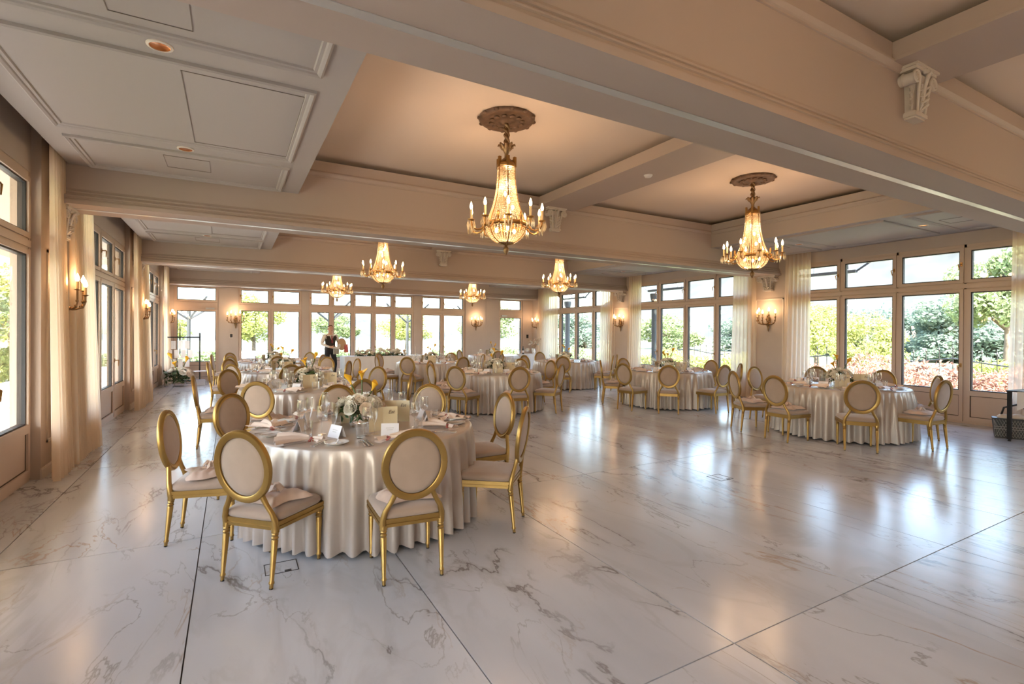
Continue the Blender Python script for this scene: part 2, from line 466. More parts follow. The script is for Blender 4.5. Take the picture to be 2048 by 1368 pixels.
def ring_moulding(x0, y0, x1, y1, z, w=0.075, t=0.03, flip=False):
    mb = MB()
    prof = [(0, 0), (0.004, -t * 0.7), (w * 0.25, -t), (w * 0.5, -t * 0.75), (w * 0.62, -t * 0.45), (w * 0.9, -t * 0.4), (w, 0)]
    n = len(prof)
    cs = [(x0, y0, 1, 1), (x1, y0, -1, 1), (x1, y1, -1, -1), (x0, y1, 1, -1)]
    vs = []; fs = []
    for (x, y, sx, sy) in cs:
        for p, q in prof: vs.append((x + sx * p, y + sy * p, z + q))
    for c in range(4):
        c2 = (c + 1) % 4
        for i in range(n - 1): fs.append((c * n + i, c * n + i + 1, c2 * n + i + 1, c2 * n + i))
    return mb.add(vs, fs)
def thin_frame(x0, y0, x1, y1, z, w=0.005, t=0.004):
    mb = MB()
    mb.box(x0, y0, z - t, x1, y0 + w, z + 0.01); mb.box(x0, y1 - w, z - t, x1, y1, z + 0.01)
    mb.box(x0, y0, z - t, x0 + w, y1, z + 0.01); mb.box(x1 - w, y0, z - t, x1, y1, z + 0.01)
    return mb

DOWN = MB().lathe([(0.058, -0.004), (0.060, -0.010), (0.074, -0.006), (0.076, 0.0)], 24, cap=False).mesh('trim_ring', 'skirting', True, 40)
DOWN_CUP = MB().lathe([(0.059, -0.006), (0.050, -0.003), (0.0, -0.001)], 24, cap=False).mesh('reflector', 'copper', True, 40)
SIDE = {'left': 'left', 'right': 'right'}
for bay in range(4):
    ya, yb = BEAMS[bay], BEAMS[bay + 1]
    o5 = PER * (bay - 1)
    for side in ('left', 'right'):
        if side == 'left': xa, xb, s = -1.58, XS0, 1
        else: xa, xb, s = XR - 0.02, XS1, -1
        edge = [(xa, ZS), (xb, ZS), (xb, 3.665), (xb + s * 0.01, 3.668), (xb + s * 0.01, 3.682), (xb + s * 0.036, 3.712), (xb + s * 0.04, 3.732), (xb + s * 0.012, 3.755), (xb + s * 0.012, ZLIP), (xb - s * 0.046, ZLIP), (xb - s * 0.046, 3.80), (xa, 3.80)]
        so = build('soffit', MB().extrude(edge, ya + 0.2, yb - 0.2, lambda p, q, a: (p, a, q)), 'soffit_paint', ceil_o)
        px0, px1 = (-1.39, 0.57) if side == 'left' else (9.09, 11.07)
        for (q0, q1) in ((2.60, 3.83), (4.09, 5.90), (6.15, 7.19)):
            build('panel_moulding', ring_moulding(px0, q0 + o5, px1, q1 + o5, ZS), 'soffit_paint', so)
        mid = (px0 + px1) / 2
        build('access_hatch', thin_frame(mid - 0.22, 6.36 + o5, mid + 0.2, 6.80 + o5, ZS), 'hatch_line', so)
        build('access_hatch', thin_frame(mid - 0.22, 3.20 + o5, mid + 0.2, 3.66 + o5, ZS), 'hatch_line', so)
        if side == 'left':
            build('access_panel', thin_frame(-0.32, 4.24 + o5, 0.50, 5.78 + o5, ZS, 0.006), 'hatch_line', so)
        for k, q in enumerate((3.95, 6.05)):
            if bay == 0: continue
            w_ = ('nearest', 'second', 'third')[bay - 1]
            t = thing('recessed_downlight', 'copper-lined recessed downlight in %s ceiling strip, %s bay, %s one' % (side, w_, ('nearer', 'farther')[k]), 'downlight', (mid, q + o5, ZS), 0, 'recessed ceiling downlights')
            link('trim_ring', DOWN, t); link('reflector', DOWN_CUP, t)
    # cross beam
    pr = [(XCH, 3.715), (XCH, 3.735), (XCH - 0.016, 3.742), (XCH - 0.016, 3.752), (XCH - 0.032, 3.76), (XCH - 0.032, ZLIP), (XCH - 0.08, ZLIP), (XCH - 0.08, 3.80)]
    pr = [(-p, q) for p, q in reversed(pr)] + pr
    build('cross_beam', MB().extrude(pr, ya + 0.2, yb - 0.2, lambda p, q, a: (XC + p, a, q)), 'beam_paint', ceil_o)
    if bay in (1, 2):
        t = thing('smoke_detector', 'round white ceiling sensor under the %s cross beam' % ('nearer', 'farther')[bay - 1], 'sensor', (XC + 0.03, 5.05 + o5, 3.715))
        build('sensor_body', MB().lathe([(0.02, -0.03), (0.045, -0.026), (0.055, -0.012), (0.06, 0)], 16), 'white_cloth', t, True, 40)

# ------------------------------------------------------------------ windows
def wall_xf(side):
    if side == 'left': return lambda u, n, z: (XL + n, u, z)
    if side == 'right': return lambda u, n, z: (XR - n, u, z)
    return lambda u, n, z: (u, YF - n, z)
def ring_uz(mb, u0, u1, z0, z1, w, n0, n1, wb=None, wt=None):
    wb = w if wb is None else wb; wt = w if wt is None else wt
    mb.box(u0, n0, z0, u0 + w, n1, z1); mb.box(u1 - w, n0, z0, u1, n1, z1)
    mb.box(u0 + w, n0, z0, u1 - w, n1, z0 + wb); mb.box(u0 + w, n0, z1 - wt, u1 - w, n1, z1)
    return mb
WCOUNT = [0]
def handle_mesh(xf, u, z, s):
    mb = MB(xf)
    mb.box(u - 0.014, 0.0, z - 0.035, u + 0.014, 0.008, z + 0.035)
    mb.tube([(u, 0.008, z), (u, 0.055, z)], 0.008, 8)
    mb.tube([(u, 0.052, z + 0.004), (u + s * 0.03, 0.055, z - 0.004), (u + s * 0.012, 0.055, z - 0.10)], [0.009, 0.010, 0.006], 8)
    return mb
def glazed(side, lights, zt0, zt1, zg0, zg1, ztop, kick, tall_handle=True, handles=True, name=None):
    """lights: list of (u0,u1).  Lower leaf glass zg0..zg1, transom glass zt0..zt1"""
    WCOUNT[0] += 1
    xf = wall_xf(side)
    u0, u1 = lights[0][0], lights[-1][1]
    fw = 0.036
    zr0, zr1 = zg1 + 0.055, zt0 - 0.055
    zh = zt1 + 0.055
    mb = MB(xf)
    for (a, b) in lights: mb.box(a - 0.0, -0.06, 0, a + fw / 2, 0.02, ztop); mb.box(b - fw / 2, -0.06, 0, b, 0.02, ztop)
    mb.box(u0, -0.06, 0, u0 + fw, 0.025, ztop); mb.box(u1 - fw, -0.06, 0, u1, 0.025, ztop)
    mb.box(u0, -0.06, zh, u1, 0.02, ztop); mb.box(u0, -0.06, zr0, u1, 0.02, zr1); mb.box(u0, -0.06, 0, u1, 0.025, 0.03)
    mb.box(u0, -0.02, zr0 + 0.02, u1, 0.034, zr1 - 0.02)
    w = build(name or 'window_%d' % WCOUNT[0], mb, 'frame_paint'); tag(w, kind='structure')
    for k, (a, b) in enumerate(lights):
        sa, sb = a + fw / 2 + 0.003, b - fw / 2 - 0.003
        st = 0.056
        m1 = MB(xf); ring_uz(m1, sa, sb, 0.033, zr0 - 0.003, st, -0.045, 0.035, kick[0] - 0.033 if kick else zg0 - 0.033, zr0 - 0.003 - zg1)
        if kick: m1.box(sa + st, -0.045, kick[1], sb - st, 0.035, zg0)
        s = build('sash', m1, 'frame_paint', w)
        g = MB(xf); g.box(sa + st - 0.004, -0.008, zg0 - 0.004, sb - st + 0.004, 0.0, zg1 + 0.004); build('pane', g, 'pane', s)
        gk = MB(xf); ring_uz(gk, sa + st, sb - st, zg0, zg1, 0.016, -0.05, 0.014); build('gasket', gk, 'gasket', s)
        if kick:
            p = MB(xf); p.box(sa + st - 0.004, -0.03, kick[0] - 0.004, sb - st + 0.004, 0.012, kick[1] + 0.004); build('kick_panel', p, 'frame_paint', s)
            gk = MB(xf); ring_uz(gk, sa + st, sb - st, kick[0], kick[1], 0.011, 0.0, 0.016); build('panel_groove', gk, 'bark', s)
        if handles and k % 2 == 1:
            build('handle', handle_mesh(lambda u, n, z: xf(u, n + 0.035, z), sa + 0.03, 1.03, 1), 'brass', s, True, 40)
        m2 = MB(xf); ring_uz(m2, sa, sb, zr1 + 0.003, zh - 0.003, st, -0.045, 0.035, zt0 - zr1 - 0.003, zh - 0.003 - zt1)
        s2 = build('transom_sash', m2, 'frame_paint', w)
        g = MB(xf); g.box(sa + st - 0.004, -0.008, zt0 - 0.004, sb - st + 0.004, 0.0, zt1 + 0.004); build('pane', g, 'pane', s2)
        gk = MB(xf); ring_uz(gk, sa + st, sb - st, zt0, zt1, 0.016, -0.05, 0.014); build('gasket', gk, 'gasket', s2)
        if handles:
            build('handle', handle_mesh(lambda u, n, z: xf(u, n + 0.035, z), sa + 0.03, (zt0 + zt1) / 2 + 0.02, 1), 'brass', s2, True, 40)
    return w

LW = W4 / 4
for side in ('left', 'right'):
    for k in range(-1, 3):
        a = WIN0 + PER * k
        glazed(side, [(a + LW * i, a + LW * (i + 1)) for i in range(4)], 2.55, 3.07, 0.585, 2.33, 3.18, (0.12, 0.50))
# far wall
FA = dict(zt0=2.49, zt1=2.90, zg0=0.66, zg1=2.235, ztop=2.957)
glazed('far', [(0.20, 1.145), (1.145, 2.09)], kick=(0.12, 0.57), **FA)
glazed('far', [(2.32, 3.06), (3.06, 3.795), (3.795, 4.52), (4.52, 5.245), (5.245, 6.03)], kick=(0.12, 0.57), **FA)
glazed('far', [(6.31, 7.18), (7.18, 8.14)], kick=(0.12, 0.57), **FA)
for n, (a, b) in enumerate(((-1.53, -0.35), (9.67, 10.82))):
    d = glazed('far', [(a, b)], 2.53, 2.915, 0.60, 2.19, 2.957, (0.12, 0.50), handles=False, name='door_%d' % (n + 1))
    xf = wall_xf('far')
    mb = MB(xf); cu = b - 0.35 if n == 0 else a + 0.12
    mb.box(cu, 0.035, 2.245, cu + 0.24, 0.09, 2.30); build('door_closer', mb, 'aluminium', d)
    hx = a + 0.16 if n == 0 else b - 0.16
    mb = MB(xf); mb.tube([(hx, 0.035, 0.85), (hx, 0.085, 0.85), (hx, 0.085, 1.75), (hx, 0.035, 1.75)], 0.014, 8); build('pull_handle', mb, 'black_metal', d)

# ------------------------------------------------------------------ walls
def side_wall(side):
    xf = wall_xf(side)
    sg = 0.11
    mb = MB(xf); bb = MB(xf)
    spans = []
    y = YN - 0.2
    for k in range(-1, 3):
        a = WIN0 + PER * k
        spans.append((y, a)); y = a + W4
    spans.append((y, YF + 0.2))
    for (a, b) in spans:
        mb.box(a, -0.13, 0, b, sg, ZTOP)
        a2 = max(a, YN); b2 = min(b, YF)
        bb.box(a2 - 0.012, sg - 0.001, 0, b2 + 0.012, sg + 0.016, 0.10); bb.box(a2 - 0.006, sg - 0.001, 0.10, b2 + 0.006, sg + 0.010, 0.112)
    for k in range(-1, 3):
        a = WIN0 + PER * k
        mb.box(a, -0.13, 3.18, a + W4, 0.03, ZTOP)
    w = build('wall_%s' % side, mb, 'plaster'); tag(w, kind='structure')
    b_ = build('baseboard_%s' % side, bb, 'skirting'); tag(b_, kind='structure')
    for (a, b) in spans:
        c = (a + b) / 2
        if a < 0 or b > 18.5: continue
        # sconce panel moulding and capital
        pm = MB(xf)
        for (u0, u1, z0, z1) in ((c - 0.36, c + 0.36, 0.35, 2.42),):
            pm.box(u0, sg - 0.001, z0, u0 + 0.03, sg + 0.012, z1); pm.box(u1 - 0.03, sg - 0.001, z0, u1, sg + 0.012, z1)
            pm.box(u0, sg - 0.001, z0, u1, sg + 0.012, z0 + 0.03); pm.box(u0, sg - 0.001, z1 - 0.03, u1, sg + 0.012, z1)
        build('panel_moulding', pm, 'skirting', w)
        if side == 'left': link('corbel', CORBEL, w, (PXL, c, 2.63), (0, 0, -pi / 2), (1.4, 1.1, 0.9))
        else: link('corbel', CORBEL, w, (PXR, c, 2.63), (0, 0, pi / 2), (1.4, 1.1, 0.9))
    return w
WALL_L = side_wall('left'); WALL_R = side_wall('right')
xf = wall_xf('far')
mb = MB(xf); bb = MB(xf)
for (a, b) in ((XL - 0.2, -1.53), (-0.35, 0.20), (2.09, 2.32), (6.03, 6.31), (8.14, 9.67), (10.82, XR + 0.2)):
    mb.box(a, -0.28, 0, b, 0.05, ZB + 0.02)
    if b - a > 0.4: bb.box(max(a, XL), 0.049, 0, min(b, XR), 0.064, 0.10)
mb.box(XL - 0.2, -0.28, ZB, XR + 0.2, 0.05, ZTOP)
mb.box(8.16, 0.05, 0, 9.05, 0.075, ZB + 0.02)
tag(build('wall_far', mb, 'plaster'), kind='structure'); tag(build('baseboard_far', bb, 'skirting'), kind='structure')
tag(build('wall_near', MB().box(XL - 0.2, YN - 0.28, 0, XR + 0.2, YN, ZTOP), 'plaster'), kind='structure')

for x, z, lab in ((0.0, 1.42, 'black light switch on far wall between glass door and left window'), (11.05, 1.42, 'black thermostat plate on far wall right of the right glass door')):
    t = thing('wall_switch', lab, 'switch', (x, YF - 0.05, z))
    build('back_plate', MB().box(-0.05, -0.012, -0.075, 0.05, 0.0, 0.075), 'black_plastic' if x > 5 else 'skirting', t)
    build('rocker', MB().box(-0.035, -0.02, -0.055, 0.035, -0.012, 0.055), 'black_plastic', t)

# floor boxes
for (x0, y0, x1, y1, lab) in ((0.193, 3.535, 0.394, 3.706, 'square floor outlet lid under the front left chair of nearest table'), (4.54, 3.535, 4.735, 3.732, 'square floor outlet lid in open floor right of nearest table')):
    t = thing('floor_outlet', lab, 'floor outlet', ((x0 + x1) / 2, (y0 + y1) / 2, 0))
    w, d = (x1 - x0) / 2, (y1 - y0) / 2
    build('lid_frame', thin_frame(-w, -d, w, d, -0.0085, 0.006, 0.0), 'black_metal', t)
    mbx = MB().box(w * 0.15, -d + 0.006, 0.0, w * 0.55, -d + 0.03, 0.0025); build('cable_flap', mbx, 'black_metal', t)
#@@OBJECTS
# ------------------------------------------------------------------ outdoors
OUT = MB()
tag(build('ground', MB().box(-60, -40, -0.6, 140, 120, -0.32), 'grass'), kind='structure')
tag(build('terrace_far', MB().box(-6, YF + 0.3, -0.31, 13, YF + 9.5, -0.03), 'paving'), kind='structure')
tag(build('terrace_left', MB().box(-6.2, -8, -0.31, XL - 0.3, YF + 0.3, -0.03), 'paving'), kind='structure')
tag(build('terrace_right', MB().box(XR + 0.3, -8, -0.31, XR + 2.6, YF + 0.3, -0.05), 'paving'), kind='structure')
ev = MB().box(XR + 0.14, YN - 0.4, 3.34, XR + 1.35, YF + 1.5, 3.55).box(XL - 0.3, YF + 0.29, 3.2, XR + 0.14, YF + 1.5, 3.4)  # unseen eaves added along right and far walls to cut incoming sky light
tag(build('shade_eaves_1', ev, 'frame_paint'), kind='structure')
# roof overhang over the left terrace
cano = thing('terrace_canopy', 'flat canopy roof over the terrace outside the left windows', 'canopy', (0, 0, 0))
build('canopy_roof', MB().box(-4.7, -8, 3.3, XL - 0.14, YF - 1.5, 3.45), 'frame_paint', cano)
for k in range(5):
    y = -2.6 + PER * k
    build('post', MB().box(-4.6, y - 0.09, -0.03, -4.42, y + 0.09, 3.3), 'frame_paint', cano)

def leaf_cloud(n, fn, size, seed, aspect=0.6):
    """n leaf quads bent in the middle; fn(rnd)->(pos, outward)"""
    r = random.Random(seed); vs = []; fs = []
    for _ in range(n):
        p, o = fn(r)
        d = Vector((r.gauss(0, 1), r.gauss(0, 1), r.gauss(0, 1))) + Vector(o) * 0.8
        if d.length < 1e-3: d = Vector((0, 0, 1))
        d.normalize(); a = d.orthogonal().normalized(); a.rotate(Matrix.Rotation(r.uniform(0, 6.28), 3, d)); b = d.cross(a)
        s = size * r.uniform(0.6, 1.3); P = Vector(p)
        i = len(vs)
        vs += [tuple(P - a * s), tuple(P + b * s * aspect + d * s * 0.2), tuple(P + a * s), tuple(P - b * s * aspect + d * s * 0.2)]
        fs.append((i, i + 1, i + 2, i + 3))
    return MB().add(vs, fs)
def crown_fn(blobs):
    def fn(r):
        c, rad = blobs[r.randrange(len(blobs))]
        d = Vector((r.gauss(0, 1), r.gauss(0, 1), r.gauss(0, 1))).normalized()
        q = rad * (r.random() ** 0.35)
        return (c[0] + d.x * q, c[1] + d.y * q, c[2] + d.z * q * 0.85), d
    return fn
TREES = []
for k in range(4):
    r = random.Random(40 + k)
    blobs = [((r.uniform(-1.3, 1.3), r.uniform(-1.3, 1.3), r.uniform(2.0, 4.6)), r.uniform(0.55, 1.15)) for _ in range(14)]
    foli = leaf_cloud(6500, crown_fn(blobs), 0.10, 60 + k)
    tr = MB(); tr.tube([(0, 0, -0.3), (0.05, 0.02, 1.2), (0, 0, 2.6), (0.1, -0.1, 3.8)], [0.16, 0.12, 0.09, 0.04], 8)
    for c, rad in blobs[:5]: tr.tube([(0, 0, 1.6), (c[0] * 0.5, c[1] * 0.5, (1.8 + c[2]) / 2), c], [0.06, 0.045, 0.02], 6)
    TREES.append((foli, tr.mesh('trunk', 'bark', True)))
FOLI = {}
def tree(k, color, loc, scale, label, group):
    t = thing('tree', label, 'tree', loc, rnd.uniform(0, 6), group); t.scale = (scale[0], scale[0], scale[1])
    key = (k, color)
    if key not in FOLI: FOLI[key] = TREES[k][0].mesh('foliage', color, fix=False)
    link('foliage', FOLI[key], t); link('trunk', TREES[k][1], t)
    return t
# right hand garden: (x, y, scale xy, scale z, colour)
for n, (x, y, sx, sz, c, lab) in enumerate((
    (19.5, 9.2, 0.55, 0.5, 'foliage_yellow', 'yellow-green garden tree right outside the nearest right window'),
    (24.0, 13.5, 0.8, 0.72, 'foliage_yellow', 'yellow-green garden tree outside the middle right window'),
    (34.0, 9.8, 1.2, 1.35, 'foliage_green', 'tall green tree at right edge of the nearest right window'),
    (46.0, 15.0, 2.1, 1.35, 'foliage_dark', 'wide dark green tree behind the garden, first from the right'),
    (50.0, 20.0, 2.2, 1.25, 'foliage_dark', 'wide dark green tree behind the garden, second from the right'),
    (52.0, 27.0, 2.3, 1.3, 'foliage_green', 'wide green tree behind the garden, third from the right'),
    (47.0, 22.5, 1.7, 1.0, 'foliage_green', 'rounded green tree between the two dark garden trees'),
    (44.0, 17.4, 1.5, 0.85, 'foliage_dark', 'low dark tree in front of the garden tree row'),
    (45.0, 12.6, 1.7, 1.1, 'foliage_dark', 'dark tree at the right end of the garden tree row'),
    (50.0, 35.0, 2.3, 1.25, 'foliage_dark', 'wide dark green tree behind the garden, fourth from the right'),
    (46.0, 44.0, 2.3, 1.3, 'foliage_green', 'wide green tree behind the garden, fifth from the right'),
    (40.0, 52.0, 2.3, 1.3, 'foliage_dark', 'wide dark tree behind the garden seen past the far right door'),
    (23.0, 46.0, 1.5, 0.95, 'foliage_green', 'green tree beyond the terrace behind the two-light far window'),
    (15.0, 48.0, 1.3, 0.8, 'foliage_yellow', 'light green tree beyond the terrace, right part of wide far window'),
    (8.5, 50.0, 1.3, 0.75, 'foliage_green', 'green tree beyond the terrace, left part of wide far window'),
    (1.2, 34.0, 0.9, 0.8, 'foliage_yellow', 'light green tree beyond the terrace behind the left far window'),
    (-5.5, 52.0, 1.2, 0.7, 'foliage_yellow', 'pale green tree beyond the terrace behind the left glass door'),
    (-7.6, 12.0, 0.85, 0.75, 'foliage_yellow', 'yellow-green tree outside the first left window, nearest'),
    (-8.2, 17.0, 0.9, 0.8, 'foliage_yellow', 'yellow-green tree outside the left windows, second'),
    (-7.8, 23.0, 0.95, 0.8, 'foliage_green', 'green tree outside the left windows, third'),
    (-8.5, 30.0, 1.0, 0.9, 'foliage_yellow', 'yellow-green tree outside the left windows, farthest'))):
    tree(n % 4, c, (x, y, -2.4 if x > 39 else -0.32), (sx, sz), lab, 'garden trees')
# hedges and planting beds
def hedge(name, x0, y0, x1, y1, h, color, n, size, seed, label, cat='hedge', z=-0.32):
    def fn(r):
        px, py = r.uniform(x0, x1), r.uniform(y0, y1)
        hh = h * (0.75 + 0.25 * sin(px * 2.1) * cos(py * 1.7))
        return (px, py, z + hh * (r.random() ** 0.6)), (0, 0, 0.6)
    o = link(name, leaf_cloud(n, fn, size, seed, 0.4).mesh(name, color, fix=False)); return tag(o, label, cat, None, 'stuff')
hedge('flowering_hedge', 14.4, -1.0, 16.3, 9.4, 1.4, 'foliage_red', 13000, 0.065, 3, 'pinkish flowering hedge outside the nearest right window')
hedge('shrub_bed', 14.6, 9.8, 16.8, 16.4, 1.3, 'foliage_yellow', 7000, 0.085, 4, 'yellow-green shrub bed outside the middle right window', 'shrubs')
hedge('garden_border', 14.2, 16.7, 17.0, 26.0, 1.1, 'foliage_green', 4500, 0.09, 5, 'green shrub border outside the farthest right window', 'shrubs')
hedge('clipped_hedge', 24.5, 2.0, 26.5, 8.5, 1.0, 'foliage_yellow', 4000, 0.11, 6, 'low clipped hedge beyond the iron fence on the lawn')
hedge('terrace_hedge', -6.0, 31.0, 24.0, 32.5, 0.9, 'foliage_green', 9000, 0.13, 8, 'green hedge along the back of the far terrace')
hedge('side_hedge', -7.6, 2.0, -6.4, 26.0, 1.3, 'foliage_yellow', 9000, 0.10, 9, 'yellow-green hedge beyond the left terrace')

# iron fence with finials
fen = thing('iron_fence', 'black wrought-iron garden fence with spear finials and swooping rail', 'fence', (20.5, 0, -0.32))
SPEAR = MB().tube([(0, 0, 0), (0, 0, 0.92)], 0.014, 6).lathe([(0.014, 0.92), (0.03, 0.97), (0.0, 1.08)], 6).mesh('spear', 'black_metal')
for k in range(56):
    y = 0.0 + k * 0.36
    z = 0.22 * (abs(((y % 3.6) / 1.8) - 1)) ** 1.4
    link('spear', SPEAR, fen, (0, y, 0.28 + z))
rp = []
for k in range(141):
    y = k * 20.16 / 140
    rp.append((0, y, 0.92 + 0.22 * (abs(((y % 3.6) / 1.8) - 1)) ** 1.4))
build('top_rail', MB().tube(rp, 0.022, 6), 'black_metal', fen)
build('bottom_rail', MB().tube([(0, 0, 0.35), (0, 20.16, 0.35)], 0.02, 6), 'black_metal', fen)

# steel columns with bracket trusses along the right facade
for k in range(4):
    y = 7.49 + PER * (k - 1) + 0.2
    lab = ('nearest', 'second', 'third', 'farthest')[k]
    t = thing('steel_column', 'grey steel canopy column with bracket truss outside right windows, %s one' % lab, 'column', (XR + 1.6, y, -0.05), 0, 'canopy columns')
    build('shaft', MB().lathe([(0.16, 0), (0.16, 0.25), (0.11, 0.3), (0.11, 2.75), (0.14, 2.8), (0.17, 2.95), (0.17, 3.02)], 14), 'steel_grey', t, True, 40)
    tr = MB()
    tr.box(-0.05, -1.28, 3.10, 0.05, 0.3, 3.17); tr.box(-0.05, -2.6, 3.72, 0.05, 1.2, 3.79)
    for (a, b) in (((-0.30, 3.13), (-0.30, 3.75)), ((-1.12, 3.13), (-1.12, 3.75)), ((-1.12, 3.13), (-0.72, 3.75)), ((-1.25, 3.13), (-2.25, 3.78)), ((0.3, 3.13), (1.1, 3.75))):
        tr.tube([(0, a[0], a[1]), (0, b[0], b[1])], 0.035, 4)
    build('bracket_truss', tr, 'steel_grey', t)
# parasol-like steel trees on the far terrace
for n, x in enumerate((-1.4, 3.65, 7.05, 10.4)):
    t = thing('pergola_post', 'dark slender terrace post with branching struts, %s from the left' % ('first', 'second', 'third', 'fourth')[n], 'pergola post', (x, YF + 4.0, -0.03), 0, 'terrace pergola posts')
    build('pole', MB().tube([(0, 0, 0), (0, 0, 2.35)], 0.065, 8), 'steel_dark', t)
    for a in range(4):
        an = a * pi / 2 + 0.5
        build('strut', MB().tube([(0, 0, 2.02), (1.3 * cos(an), 1.3 * sin(an), 2.85)], 0.04, 6), 'steel_dark', t)
# white terrace seats
SEAT = MB().box(-0.35, -0.35, 0.22, 0.35, 0.35, 0.4).box(-0.35, 0.25, 0.4, 0.35, 0.35, 0.8).box(-0.35, -0.35, 0.0, -0.27, 0.35, 0.6).box(0.27, -0.35, 0.0, 0.35, 0.35, 0.6).mesh('terrace_armchair', 'outdoor_white')
for n, (x, y) in enumerate(((0.4, 22.6), (1.6, 23.4), (2.4, 22.4), (3.6, 23.2), (7.2, 22.8), (8.3, 23.5))):
    tag(link('terrace_armchair', SEAT, None, (x, y, -0.03), (0, 0, rnd.uniform(-0.6, 0.6))), 'white terrace armchair beyond the far windows, %s from the left' % ('first', 'second', 'third', 'fourth', 'fifth', 'sixth')[n], 'armchair', 'white terrace armchairs')
# hills
def hill(u, v):
    az = R(-42 + 150 * u)          # azimuth from +Y towards +X
    d = 170 + 420 * v
    base = min(120, max(10, 58 + 400 * (u - 0.61)))
    prof = sin(min(1.0, v * 1.25) * pi / 2) ** 1.3
    z = -8 + (base + 9 * sin(u * 23) + 5 * sin(u * 57 + 1)) * prof + 3.5 * sin(u * 240 + v * 31) * prof
    return (d * sin(az), d * cos(az), z)
tag(build('wooded_hills', MB().grid(hill, 220, 26), 'hill', None, True), 'hazy green wooded hillside beyond the garden', 'hills')

# ------------------------------------------------------------------ curtains
def curtain(side, ya, yb, spread, label, zt=3.46, amp=0.06, nf=7, seed=0):
    r = random.Random(seed); ph = [r.uniform(0, 6.28) for _ in range(4)]
    xw = -1.62 if side == 'left' else XR - 0.235
    if side == 'right': zt = 3.40
    s = 1 if side == 'left' else -1
    def fn(u, v):
        w = v ** 1.4
        a = ya + (yb - ya) * u; c = (ya + yb) / 2
        y = c + (a - c) * (1 + spread * w) + spread * 0.10 * w
        f = sin(u * nf * 2 * pi + ph[0]) * 0.7 + sin(u * nf * 4.3 * pi + ph[1]) * 0.25 + 0.3 * sin(u * 5 + ph[2])
        x = xw + s * (amp * (0.55 + 0.45 * w) * f + 0.05 * w)
        return (x, y, zt - (zt - 0.012) * v)
    o = build('sheer_curtain', MB().grid(fn, 90, 14), 'curtain', None, True)
    return tag(o, label, 'curtain', 'sheer window curtains')
q = 0
ORD = ('nearest', 'second', 'third', 'farthest')
for k in range(4):
    yc = 7.49 + PER * (k - 1)
    for side in ('left', 'right'):
        A = (yc - 0.72, yc - 0.2) if side == 'left' else (yc - 1.08, yc - 0.5)
        B = (yc + 0.06, yc + 0.9) if side == 'left' else (yc + 0.28, yc + 0.9)
        if k == 3: A = (yc - 1.7, yc - 0.25) if side == 'right' else (yc - 0.9, yc - 0.2)
        for nm, (a, b) in (('near side of', A), ('far side of', B)):
            if k == 3 and nm.startswith('far'): continue
            if k == 0 and (nm.startswith('near') or side == 'left'): continue
            q += 1
            pier = ('pier out of frame', 'first pier', 'second pier', 'corner pier')[k]
            if k == 0: lab = 'cream sheer curtain at the right edge of the picture'
            else: lab = 'cream sheer curtain on the %s %s wall %s' % (nm, side, pier)
            curtain(side, a, b, 0.10 if side == 'right' else 0.28, lab, seed=q, nf=6 if (b - a) < 0.8 else 12)

